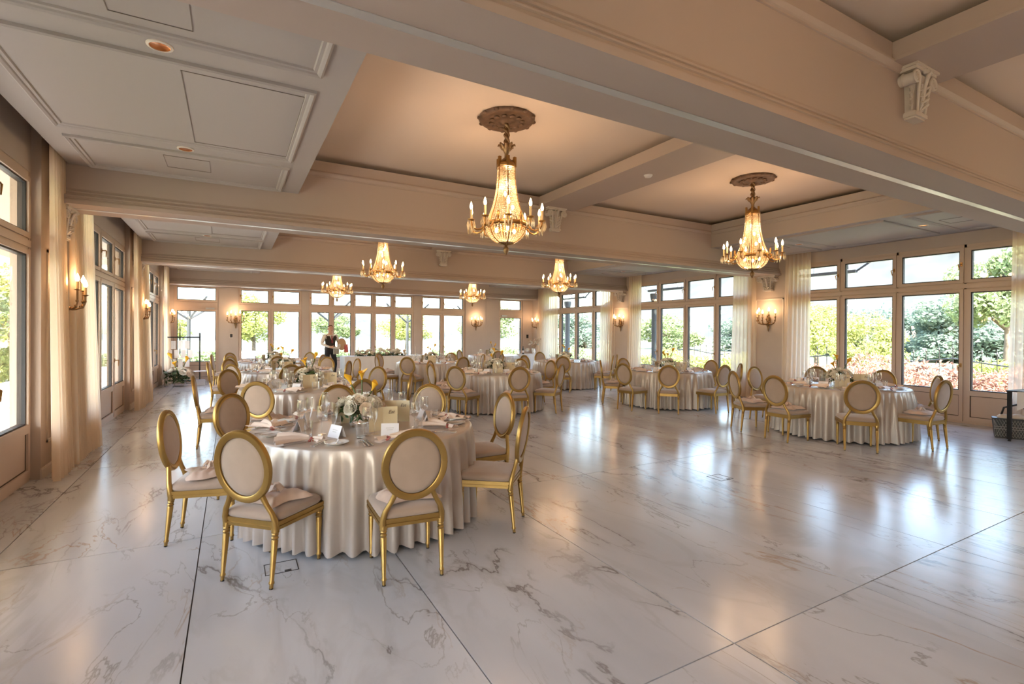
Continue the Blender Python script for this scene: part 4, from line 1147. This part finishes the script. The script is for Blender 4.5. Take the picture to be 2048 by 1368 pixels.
# flowers
def rose_mesh(m, seed):
    r = random.Random(seed); mb = MB()
    for ring, (n, rad, h, lean) in enumerate(((3, 0.010, 0.020, 0.1), (5, 0.019, 0.022, 0.35), (6, 0.028, 0.018, 0.75), (6, 0.034, 0.008, 1.15))):
        for k in range(n):
            a0 = 2 * pi * k / n + ring * 0.6 + r.uniform(-0.15, 0.15)
            def petal(u, v, a0=a0, n=n, rad=rad, h=h, lean=lean):
                a = a0 + (u - 0.5) * 2 * pi / n * 1.5
                rr = rad * (0.45 + 0.55 * v) * (1 - 0.18 * (2 * u - 1) ** 2) + lean * 0.006 * v
                return (rr * cos(a), rr * sin(a), -0.014 + (h + 0.014) * v * (1 - 0.25 * (2 * u - 1) ** 2) - 0.004 * lean * v)
            mb.grid(petal, 4, 3)
    mb.sphere((0, 0, -0.004), (0.016, 0.016, 0.015), 8, 5)
    return mb.mesh('rose', m, True)
ROSES = [rose_mesh('petal_white', 1), rose_mesh('petal_white', 2), rose_mesh('petal_blush', 3)]
def calla_parts():
    sp = MB()
    def fn(u, v):
        a = 2 * pi * u
        rr = 0.006 + 0.026 * v ** 1.6
        tip = max(0, cos(a)) ** 2
        return (rr * cos(a) * (1 + 0.5 * tip * v), rr * sin(a), 0.09 * v * (0.8 + 0.35 * tip))
    sp.grid(fn, 16, 7, True)
    sx = MB().tube([(0, 0, 0.01), (0, 0, 0.065)], [0.005, 0.003], 6)
    return sp.mesh('calla_lily', 'calla_yellow', True), sx.mesh('spadix', 'calla_yellow', True)
CALLA, SPADIX = calla_parts()
def foli_mesh(seed, rad=0.13):
    return leaf_cloud(150, lambda r: ((lambda a, q, h: (q * cos(a), q * sin(a), h))(r.uniform(0, 6.28), rad * r.random() ** 0.5, r.uniform(0.05, 0.16)), (0, 0, 0.4)), 0.028, seed, 0.4).mesh('greenery', 'leaf_dark', fix=False)
GREEN = [foli_mesh(5), foli_mesh(6)]
BOWL = lathe_obj('bowl', [(0.0, 0.0), (0.06, 0.0), (0.07, 0.02), (0.075, 0.07), (0.072, 0.07), (0.066, 0.022), (0.0, 0.012)], 'stemware', 20)
def arrangement(loc, rz, label, n=20, callas=3, seed=0, big=1.0):
    r = random.Random(seed)
    t = thing('flower_arrangement', label, 'flowers', loc, rz, 'table flower arrangements'); t.scale = (big * 1.35,) * 3
    link('bowl', BOWL, t); g = link('greenery', GREEN[seed % 2], t); g['kind'] = 'stuff'
    for k in range(n):
        th = r.uniform(0, 2 * pi); ph = r.uniform(0.02, 1.35)
        rad = 0.125 + r.uniform(-0.01, 0.02)
        p = (rad * sin(ph) * cos(th) * 1.05, rad * sin(ph) * sin(th) * 1.05, 0.085 + 0.10 * cos(ph))
        d = Vector((p[0], p[1], p[2] - 0.06))
        link('rose', ROSES[(k % 5 == 4) * 2 or k % 2], t, p, d.to_track_quat('Z', 'Y').to_euler(), (r.uniform(0.85, 1.25),) * 3)
    for k in range(callas):
        a = k * 2.3 + seed; top = Vector((0.07 * cos(a), 0.07 * sin(a), 0.22 + 0.04 * (k % 3)))
        d = (top - Vector((0.01, 0.0, 0.08)))
        c = link('calla_lily', CALLA, t, top, d.to_track_quat('Z', 'Y').to_euler(), (0.72,) * 3); link('spadix', SPADIX, c)
        build('calla_stem', MB().tube([(0.01, 0, 0.08), tuple(Vector((0.01, 0, 0.08)).lerp(top, 0.6) + Vector((0, 0, 0.012))), tuple(top)], 0.0045, 6), 'stem_green', t, True)
    return t
VOTIVE = lathe_obj('glass', [(0.0, 0.0), (0.036, 0.0), (0.037, 0.11), (0.035, 0.11), (0.034, 0.006), (0.0, 0.005)], 'stemware')
WAXM = MB().lathe([(0.0, 0.007), (0.033, 0.007), (0.033, 0.045), (0.0, 0.043)], 16).mesh('wax', 'wax', True, 40)

def place_setting(tk, c, desc, seat, ang, detail, idx):
    """ang: direction from table centre to the seat"""
    ux, uy = cos(ang), sin(ang)             # outward
    tx, ty = -uy, ux                        # to the sitter's left (facing centre, left = +t)
    def at(r, t): return (c[0] + ux * r + tx * t, c[1] + uy * r + ty * t, TH + 0.0005)
    rz = atan2(-uy, -ux) - pi / 2           # local +Y towards the centre
    w = '%s place of %s' % (seat, desc)
    r = random.Random(idx * 13 + len(tk))
    n = thing('napkin', 'blush satin napkin tied with a flower ring at %s' % w, 'napkin', at(0.74, 0.0), rz + r.uniform(-1.9, 1.9), 'tied satin napkins')
    instance(NAPS[idx % 3], n)
    o = link('side_plate', PLATE, None, at(0.74, 0.215)); tag(o, 'white china side plate at %s' % w, 'plate', 'china side plates')
    o = link('wine_glass', WINE, None, at(0.50 + r.uniform(-0.02, 0.02), -0.10)); tag(o, 'clear stemmed wine glass at %s' % w, 'wine glass', 'stemmed wine glasses')
    o = link('water_tumbler', TUMB, None, at(0.56, -0.17 + r.uniform(-0.02, 0.02))); tag(o, 'clear water tumbler at %s' % w, 'tumbler', 'water tumblers')
    k = thing('place_card', 'white folded place card at %s' % w, 'place card', at(0.53, 0.07), rz + r.uniform(-0.5, 0.5), 'white place cards')
    link('card', CARD, k); link('lettering', CARD_INK, k)
    if detail >= 1:
        o = link('champagne_flute', FLUTE, None, at(0.46, -0.02 + r.uniform(-0.02, 0.02))); tag(o, 'tall clear champagne flute at %s' % w, 'flute', 'champagne flutes')
        o = link('fork', FORK, None, at(0.76, 0.115), (0, 0, rz)); tag(o, 'silver fork beside napkin at %s' % w, 'fork', 'silver forks')
        o = link('knife', KNIFE, None, at(0.76, -0.135), (0, 0, rz)); tag(o, 'silver knife beside napkin at %s' % w, 'knife', 'silver knives')
    if detail >= 2:
        o = link('fork', FORK, None, at(0.765, 0.092), (0, 0, rz)); tag(o, 'inner silver salad fork at %s' % w, 'fork', 'silver forks')
        o = link('knife', KNIFE, None, at(0.765, -0.162), (0, 0, rz)); tag(o, 'outer silver fish knife at %s' % w, 'knife', 'silver knives')
        o = link('spoon', SPOON, None, at(0.765, -0.188), (0, 0, rz)); tag(o, 'silver soup spoon at %s' % w, 'spoon', 'silver spoons')
        o = link('knife', KNIFE, None, (at(0.735, 0.215)[0], at(0.735, 0.215)[1], TH + 0.014), (0, 0, rz + 0.5), (0.8, 0.8, 0.8)); tag(o, 'small butter knife on side plate at %s' % w, 'knife', 'butter knives')
DETAIL = {'T1': 2, 'T2': 1, 'T6': 1, 'T9': 1, 'T10': 1, 'T3': 0, 'T4': 0, 'T5': 0, 'T8': 0, 'T7': 0}
FLOWER_AT = {'T1': (-0.06, -0.04)}
for ti, (tk, (c, desc, chairs)) in enumerate(TABLES.items()):
    t = thing('banquet_table', 'round banquet table under champagne satin floor-length cloth, ' + {'T7': 'far right corner'}.get(tk, desc), 'table', (c[0], c[1], 0), ti * 1.3, 'round banquet tables')
    link('tablecloth', CLOTHS[ti % 3], t); link('table_top', TOPM, t); link('pedestal', PEDM, t)
    for i, (x, y, seat, has) in enumerate(chairs):
        place_setting(tk, c, desc, seat, atan2(y - c[1], x - c[0]), DETAIL[tk], i + ti)
    fx, fy = FLOWER_AT.get(tk, (0, 0))
    near = tk in ('T1', 'T2', 'T6', 'T9', 'T10')
    arrangement((c[0] + fx, c[1] + fy, TH), ti * 0.9, 'white roses and yellow calla lilies in glass bowl on %s' % desc, 26 if near else 16, 3 if tk != 'T9' else 4, ti)
    for k, (dx, dy, a) in enumerate(((0.13, -0.30, 0.10), (-0.20, 0.10, 0.5), (0.26, 0.10, -0.5)) if tk == 'T1' else ((0.02, -0.26, 0.3), (-0.26, 0.02, 0.9), (0.28, 0.05, -0.2))[:3 if near else 2]):
        va = atan2(c[1], c[0]) - pi / 2
        p = (c[0] + dx * cos(va) - dy * sin(va), c[1] + dx * sin(va) + dy * cos(va), TH + 0.0005)
        m = thing('menu_card', 'cream folded menu card standing %s the flowers on %s' % (('in front of', 'left of', 'right of')[k], desc), 'menu card', p, va + a, 'cream menu cards')
        link('folded_sheet', MENU, m); link('lettering', EAT, m, (0.066, -0.0045, 0.135), (pi / 2, 0, 0.12))
    for k, (dx, dy) in enumerate(((0.22, -0.20), (-0.24, -0.14))[:2 if near else 1]):
        va = atan2(c[1], c[0]) - pi / 2
        p = (c[0] + dx * cos(va) - dy * sin(va), c[1] + dx * sin(va) + dy * cos(va), TH + 0.0005)
        v = thing('candle_glass', 'clear candle glass with cream wax %s the flowers on %s' % (('right of', 'left of')[k], desc), 'candle glass', p, 0, 'candle glasses')
        link('glass', VOTIVE, v); link('wax', WAXM, v)

# ------------------------------------------------------------------ head table with garland
hx0, hx1, hy0, hy1 = 3.2, 6.05, 16.75, 17.55
ht = thing('head_table', 'long rectangular head table with white cloth before the far windows', 'table', ((hx0 + hx1) / 2, (hy0 + hy1) / 2, 0))
hw, hd = (hx1 - hx0) / 2, (hy1 - hy0) / 2
def hcl(u, v):
    per = [(-hw, -hd), (hw, -hd), (hw, hd), (-hw, hd), (-hw, -hd)]
    L = [2 * hw, 2 * hd, 2 * hw, 2 * hd]; d = u * sum(L); k = 0
    while k < 3 and d > L[k]: d -= L[k]; k += 1
    t = d / L[k]; x = per[k][0] + (per[k + 1][0] - per[k][0]) * t; y = per[k][1] + (per[k + 1][1] - per[k][1]) * t
    nx, ny = ((0, -1), (1, 0), (0, 1), (-1, 0))[k]
    f = 0.02 * v * (1 + sin(u * 190) * 0.8 + 0.4 * sin(u * 77))
    return (x + nx * f, y + ny * f, 0.755 * (1 - v) + 0.015 * v)
build('tablecloth', MB().grid(hcl, 260, 6, True).box(-hw, -hd, 0.74, hw, hd, 0.756), 'white_cloth', ht, True, 50)
build('frame', MB().box(-hw + 0.1, -hd + 0.1, 0.70, hw - 0.1, hd - 0.1, 0.735), 'black_metal', ht)
r = random.Random(77)
gl = thing('flower_garland', 'long low garland of cream roses and greenery on the head table', 'garland', (4.45, 17.05, 0.757))
g = link('greenery', leaf_cloud(520, lambda q: ((q.uniform(-0.85, 0.85), q.gauss(0, 0.06), q.uniform(0.0, 0.10)), (0, -0.3, 0.5)), 0.045, 12, 0.4).mesh('greenery', 'leaf_dark', fix=False), gl); g['kind'] = 'stuff'
for k in range(64):
    p = (r.uniform(-0.82, 0.82), r.gauss(-0.03, 0.06), 0.05 + 0.17 * r.random() ** 1.6)
    link('rose', ROSES[k % 3], gl, p, (r.uniform(-0.9, 0.3), r.uniform(-0.5, 0.5), 0), (r.uniform(1.3, 2.0),) * 3)
TAPER = MB().lathe([(0.011, 0.03), (0.009, 0.30), (0.002, 0.315)], 8).mesh('candle', 'wax', True, 40); THOLD = MB().lathe([(0.03, 0), (0.03, 0.006), (0.008, 0.012), (0.012, 0.04)], 10).mesh('holder', 'brass', True, 40)
for k, x in enumerate((3.75, 4.15, 4.75, 5.1, 5.5, 5.75)):
    t = thing('taper_candle', 'thin cream taper candle on head table, %s from the left' % ('first', 'second', 'third', 'fourth', 'fifth', 'sixth')[k], 'candle', (x, 17.32, 0.757), 0, 'taper candles')
    link('candle', TAPER, t); link('holder', THOLD, t)
# buffet table in the far right corner
bt = thing('buffet_table', 'small white-clothed drinks table near the far right corner', 'table', (10.0, 16.4, 0))
build('tablecloth', MB().grid(lambda u, v: ((0.45 + 0.02 * v * sin(u * 120)) * max(-1, min(1, 1.25 * cos(2 * pi * u))), (0.35 + 0.02 * v * sin(u * 120)) * max(-1, min(1, 1.25 * sin(2 * pi * u))), 0.76 - 0.74 * v), 120, 5, True).box(-0.43, -0.33, 0.745, 0.43, 0.33, 0.761), 'white_cloth', bt, True, 50)
for k, (x, y) in enumerate(((9.72, 16.2), (9.85, 16.3), (9.7, 16.42), (9.95, 16.15))):
    tag(link('wine_glass', WINE, None, (x, y, 0.7615)), 'wine glass on the drinks table in far right corner, %s' % ('nearest', 'second', 'third', 'rightmost')[k], 'wine glass', 'glasses on drinks table')
bo = thing('wine_bottle', 'dark wine bottle on the drinks table in far right corner', 'bottle', (9.62, 16.3, 0.7615))
build('bottle_body', MB().lathe([(0.038, 0), (0.038, 0.19), (0.015, 0.23), (0.014, 0.30)], 14), 'black_plastic', bo, True, 40); build('label', MB().lathe([(0.0385, 0.06), (0.0385, 0.14)], 14, cap=False), 'card_white', bo, True)
va = thing('dried_bouquet', 'large vase of brown and white dried branches on the drinks table', 'bouquet', (10.22, 16.5, 0.7615))
build('vase', MB().lathe([(0.05, 0), (0.07, 0.08), (0.05, 0.16), (0.04, 0.2)], 16), 'china', va, True)
g = link('branches', leaf_cloud(260, lambda q: ((lambda a, h: (0.28 * h * cos(a), 0.28 * h * sin(a), 0.18 + 0.42 * h))(q.uniform(0, 6.28), q.random()), (0, 0, 0.5)), 0.04, 21, 0.4).mesh('branches', 'cardboard', fix=False), va); g['kind'] = 'stuff'
for k in range(7):
    a = k * 0.9; link('rose', ROSES[k % 2], va, (0.16 * cos(a), 0.16 * sin(a), 0.36 + 0.05 * (k % 3)), (0.5, 0.3, a), (1.5,) * 3)

# ------------------------------------------------------------------ seating chart rack with flowers
rk = thing('seating_rack', 'black metal stand of hanging white seating cards by the left glass door', 'stand', (-1.22, 17.2, 0), 0.12)
fr = MB()
for s in (-1, 1):
    fr.tube([(s * 0.42, 0, 0.02), (s * 0.42, 0, 1.50)], 0.019, 8); fr.tube([(s * 0.42, -0.22, 0.014), (s * 0.42, 0.22, 0.014)], 0.012, 6)
fr.tube([(-0.42, 0, 1.38), (0.42, 0, 1.38)], 0.016, 8); fr.tube([(-0.42, 0, 0.05), (0.42, 0, 0.05)], 0.010, 8)
build('frame', fr, 'black_metal', rk)
SC = MB().box(-0.058, -0.002, -0.115, 0.058, 0.002, 0.115).mesh('seating_card', 'card_white')
for row, (n, z, off) in enumerate(((3, 1.16, 0.02), (4, 0.90, -0.07), (3, 0.64, 0.02))):
    for k in range(n):
        link('seating_card', SC, rk, (-0.24 + off + 0.165 * k, -0.012, z), (0, 0, rnd.uniform(-0.25, 0.25)))
for x in (-0.22, -0.055, 0.11): build('hanging_cord', MB().tube([(x, -0.012, 0.70), (x, -0.012, 1.38)], 0.003, 4), 'ink', rk)
fl = arrangement((-1.30, 16.95, 0.0), 0.4, 'floor bouquet of white flowers and yellow callas below the seating stand', 22, 3, 4, 1.9)
box_ = thing('acrylic_box', 'clear acrylic box on floor beside the seating stand', 'box', (-0.78, 17.0, 0.0), 0.2)
ab = MB()
ring_ = [(-0.15, -0.12, 0.15, -0.114), (-0.15, 0.114, 0.15, 0.12), (-0.15, -0.12, -0.144, 0.12), (0.144, -0.12, 0.15, 0.12)]
for a in ring_: ab.box(a[0], a[1], 0.0, a[2], a[3], 0.40)
build('walls', ab, 'stemware', box_); build('lid', MB().box(-0.155, -0.125, 0.40, 0.155, 0.125, 0.412), 'card_white', box_); build('stacked_cards', MB().box(-0.12, -0.09, 0.0, 0.12, 0.09, 0.16), 'card_white', box_)

# ------------------------------------------------------------------ side table with cloth and bag at the right edge
sx, sy = 10.06, 2.86
sd = thing('side_table', 'black-legged side table with draped white cloth at right edge', 'table', (sx, sy, 0), -0.10)
build('table_top', MB().box(-0.03, -1.5, 0.735, 0.75, 0.03, 0.752), 'black_metal', sd)
for (x, y) in ((0, 0), (0.70, 0), (0, -1.45), (0.70, -1.45)):
    build('leg', MB().box(x - 0.022, y - 0.022, 0.03, x + 0.022, y + 0.022, 0.735).lathe([(0.018, 0.0), (0.02, 0.015), (0.012, 0.03)], 10, (x, y, 0)), 'black_metal', sd)
def drape(u, v):
    y = -0.10 - 1.3 * u; d = 0.40 - 0.24 * abs(sin(u * 4.0 + 0.5))
    if v < 0.4: return (0.6 - 0.6 * (v / 0.4) - 0.03, y, 0.756 + 0.003 * sin(u * 20))
    t = (v - 0.4) / 0.6
    return (-0.045 - 0.02 * sin(u * 22) * t, y, 0.752 - d * t)
build('draped_cloth', MB().grid(drape, 40, 14), 'white_cloth', sd, True, 60)
bg_ = thing('tote_bag', 'black lattice tote bag stuffed with pink fabric under the side table', 'bag', (10.40, 2.92, 0.0), -1.2)
bagb = MB()
bagb.extrude([(-0.20, 0.0), (0.20, 0.0), (0.23, 0.30), (-0.23, 0.30)], -0.10, 0.10, lambda p, q, a: (p, a, q))
build('bag_body', bagb, 'black_plastic', bg_)
lat = MB()
for k in range(13):
    x = -0.2 + k * 0.033
    for s in (-1, 1):
        x2 = max(-0.22, min(0.22, x + s * 0.12))
        lat.tube([(x, -0.1015, 0.02), (x2, -0.1015, 0.28)], 0.0022, 4)
lat.box(-0.215, -0.106, 0.135, 0.215, -0.102, 0.145); lat.box(-0.215, -0.106, 0.17, 0.215, -0.102, 0.178)
build('lattice_weave', lat, 'grey_cloth', bg_)
build('strap', MB().tube([(-0.14, 0, 0.29), (-0.10, -0.02, 0.46), (0.05, -0.03, 0.52), (0.14, -0.02, 0.45), (0.16, 0, 0.29)], (0.015), 6), 'black_plastic', bg_, True)
stf = MB()
for (x, y, z, a) in ((-0.10, 0, 0.31, 0.08), (0.06, 0.01, 0.32, 0.09), (0.15, 0, 0.30, 0.06)): stf.sphere((x, y, z), (a, 0.07, 0.05), 12, 8)
build('fabric_bundle', stf, 'petal_blush', bg_, True)

# ------------------------------------------------------------------ waiter
def waiter():
    W = thing('person', 'waiter in dark vest, white shirt and red tie holding folded napkins', 'person', (2.83, 17.25, 0), pi + 0.35)
    # skeleton in local coords: x to the person's left, y forward, z up; weight on one leg
    J = {'pel': (0, 0, 0.96), 'sp1': (0, 0.0, 1.10), 'sp2': (0, 0.01, 1.26), 'ch': (0, 0.0, 1.40), 'nk': (0, 0.01, 1.49), 'hd0': (0, 0.03, 1.57), 'hd1': (0, 0.03, 1.68), 'hd2': (0, 0.02, 1.755),
         'hl': (0.095, 0, 0.93), 'kl': (0.12, 0.06, 0.50), 'al': (0.12, 0.0, 0.09), 'tl': (0.14, 0.17, 0.035),
         'hr': (-0.095, 0, 0.93), 'kr': (-0.13, 0.05, 0.50), 'ar': (-0.14, -0.05, 0.09), 'tr': (-0.17, 0.11, 0.035),
         'sl': (0.175, 0, 1.42), 'el': (0.27, 0.03, 1.17), 'wl': (0.13, 0.25, 1.06), 'ml': (0.07, 0.30, 1.06),
         'sr': (-0.175, 0, 1.42), 'er': (-0.30, -0.02, 1.17), 'wr': (-0.16, 0.22, 1.03), 'mr': (-0.09, 0.28, 1.04)}
    rad = {'pel': (0.155, 0.115), 'sp1': (0.145, 0.105), 'sp2': (0.16, 0.11), 'ch': (0.15, 0.105), 'nk': 0.055, 'hd0': 0.062, 'hd1': 0.085, 'hd2': 0.055, 'hl': 0.09, 'kl': 0.062, 'al': 0.045, 'tl': 0.04,
           'hr': 0.09, 'kr': 0.062, 'ar': 0.045, 'tr': 0.04, 'sl': 0.062, 'el': 0.047, 'wl': 0.032, 'ml': 0.036, 'sr': 0.062, 'er': 0.047, 'wr': 0.032, 'mr': 0.036}
    E = [('pel', 'sp1'), ('sp1', 'sp2'), ('sp2', 'ch'), ('ch', 'nk'), ('nk', 'hd0'), ('hd0', 'hd1'), ('hd1', 'hd2'), ('pel', 'hl'), ('hl', 'kl'), ('kl', 'al'), ('al', 'tl'), ('pel', 'hr'), ('hr', 'kr'), ('kr', 'ar'), ('ar', 'tr'),
         ('ch', 'sl'), ('sl', 'el'), ('el', 'wl'), ('wl', 'ml'), ('ch', 'sr'), ('sr', 'er'), ('er', 'wr'), ('wr', 'mr')]
    for s, wk in ((1, 'l'), (-1, 'r')):
        m = Vector(J['m' + wk]); dx = -s
        for k in range(4):
            b = m + Vector((dx * 0.012, 0.012, 0.026 - 0.017 * k)); J['f%s%da' % (wk, k)] = tuple(b + Vector((dx * 0.035, 0.022, 0))); J['f%s%db' % (wk, k)] = tuple(b + Vector((dx * 0.065, 0.008, -0.006)))
            rad['f%s%da' % (wk, k)] = 0.0092; rad['f%s%db' % (wk, k)] = 0.0075
            E += [('m' + wk, 'f%s%da' % (wk, k)), ('f%s%da' % (wk, k), 'f%s%db' % (wk, k))]
        J['t%sa' % wk] = tuple(m + Vector((dx * 0.005, -0.005, 0.045))); J['t%sb' % wk] = tuple(m + Vector((dx * 0.03, 0.01, 0.062))); rad['t%sa' % wk] = 0.011; rad['t%sb' % wk] = 0.0085
        E += [('w' + wk, 't%sa' % wk), ('t%sa' % wk, 't%sb' % wk)]
    names = list(J); ix = {n: i for i, n in enumerate(names)}
    me = bpy.data.meshes.new('body'); me.from_pydata([J[n] for n in names], [(ix[a], ix[b]) for a, b in E], [])
    o = bpy.data.objects.new('body', me); COL.objects.link(o)
    o.modifiers.new('skin', 'SKIN').use_smooth_shade = True
    for i, n in enumerate(names):
        r_ = rad[n]; me.skin_vertices[0].data[i].radius = r_ if isinstance(r_, tuple) else (r_, r_); me.skin_vertices[0].data[i].use_root = (n == 'pel')
    sub = o.modifiers.new('sub', 'SUBSURF'); sub.levels = 2; sub.render_levels = 2
    dg = bpy.context.evaluated_depsgraph_get(); bm_ = bpy.data.meshes.new_from_object(o.evaluated_get(dg)); bpy.data.objects.remove(o)
    bm_.name = 'body'; bm_.materials.clear()
    for m in ('skin', 'shirt', 'trousers', 'black_plastic', 'vest'): bm_.materials.append(MATS[m])
    hands = [Vector(J[k]) for k in ('ml', 'mr')]
    for p in bm_.polygons:
        c = p.center
        if min((c - h).length for h in hands) < 0.10 and c.z < 1.2 and c.y > 0.2: i = 0
        elif c.z > 1.475 and abs(c.x) < 0.14: i = 0
        elif c.z < 0.085: i = 3
        elif c.z < 0.985: i = 2
        elif 0.985 <= c.z < 1.44 and abs(c.x) < 0.155 and c.y < 0.16: i = 4
        else: i = 1
        p.material_index = i; p.use_smooth = True
    link('body', bm_, W)
    W.scale = (1.16, 1.08, 1.0)
    # vest front, tie, collar
    tie = MB().extrude([(-0.012, 1.445), (0.012, 1.445), (0.016, 1.42), (0.028, 1.22), (0.0, 1.18), (-0.028, 1.22), (-0.016, 1.42)], 0.121, 0.131, lambda p, q, a: (p, a - 0.33 * max(0, (q - 1.36)), q))
    build('tie', tie, 'tie', W)
    vs_ = MB().extrude([(-0.05, 1.46), (0.0, 1.22), (0.05, 1.46)], 0.108, 0.119, lambda p, q, a: (p * 1.25, a - 0.33 * max(0, (q - 1.36)), q)); build('shirt_front', vs_, 'shirt', W)
    for s in (-1, 1):
        build('collar', MB().extrude([(0, 1.475), (s * 0.055, 1.50), (s * 0.055, 1.455), (s * 0.022, 1.43)], 0.045, 0.07, lambda p, q, a: (p, a - 0.3 * (q - 1.45), q)), 'shirt', W)
    hair = MB()
    def hf(u, v):
        a = 2 * pi * u; t = pi / 2 * (1 - v) ; lim = 0.62 if sin(a) > 0.2 else 1.15
        t = pi / 2 - lim * v
        return (0.088 * cos(t) * cos(a), 0.018 + 0.099 * cos(t) * sin(a), 1.675 + 0.112 * sin(t))
    hair.grid(hf, 24, 8, True); build('hair', hair, 'hair', W, True)
    face = MB().tube([(0, 0.108, 1.672), (0, 0.125, 1.640), (0, 0.112, 1.632)], [0.008, 0.013, 0.010], 8); build('nose', face, 'skin', W, True)
    for s in (-1, 1):
        build('eye', MB().sphere((s * 0.032, 0.101, 1.672), (0.012, 0.008, 0.006), 8, 6), 'hair', W)
        build('ear', MB().sphere((s * 0.086, 0.02, 1.65), (0.012, 0.02, 0.030), 8, 6), 'skin', W, True)
        build('eyebrow', MB().tube([(s * 0.016, 0.106, 1.694), (s * 0.046, 0.098, 1.694)], 0.005, 5), 'hair', W)
    build('mouth', MB().tube([(-0.022, 0.102, 1.607), (0, 0.108, 1.605), (0.022, 0.102, 1.607)], 0.005, 6), 'tie', W)
    M = W.matrix_world
    Mw = Matrix.Translation(W.location) @ Matrix.Rotation(pi + 0.35, 4, 'Z')
    rz = pi + 0.35
    n1 = thing('folded_napkins', 'white folded napkins held in the waiter\'s hands', 'napkins', Mw @ Vector((-0.01, 0.345, 1.02)), rz)
    for k in range(4): build('napkin_fold', MB().box(-0.10 + 0.006 * k, -0.05, 0.014 * k, 0.10 - 0.004 * k, 0.06, 0.014 * k + 0.012), 'white_cloth', n1)
    n2 = thing('grey_cloth_bundle', 'grey cloth hanging below the waiter\'s napkins at his waist', 'cloth', Mw @ Vector((-0.02, 0.33, 0.84)), rz)
    build('cloth_fold', MB().grid(lambda u, v: (-0.09 + 0.18 * u, 0.015 * sin(u * 17), 0.17 * (1 - v)), 24, 5).grid(lambda u, v: (-0.09 + 0.18 * u, 0.03 + 0.015 * sin(u * 15), 0.17 * (1 - v)), 24, 5), 'grey_cloth', n2, True)
    tr = thing('serving_tray', 'oval tan serving tray tucked under the waiter\'s arm', 'tray', Mw @ Vector((-0.36, 0.10, 1.15)), rz - 0.5)
    build('tray_base', MB().extrude([(0.13 * cos(2 * pi * k / 28), 0.19 * sin(2 * pi * k / 28)) for k in range(28)], -0.007, 0.007, lambda p, q, a: (p, a, q)), 'tan_wood', tr)
    build('tray_rim', MB().tube([(0.13 * cos(2 * pi * k / 28), 0, 0.19 * sin(2 * pi * k / 28)) for k in range(29)], 0.011, 6), 'tan_wood', tr, True)
    rc = thing('red_cloth', 'red cloth hanging beside the waiter\'s serving tray', 'cloth', Mw @ Vector((-0.50, 0.14, 0.88)), rz)
    build('cloth_fold', MB().grid(lambda u, v: ((0.075 - 0.02 * v) * cos(2 * pi * u) * (1 + 0.25 * sin(u * 25)), 0.035 * sin(2 * pi * u), 0.27 * v), 30, 6, True), 'red_cloth', rc, True)
waiter()
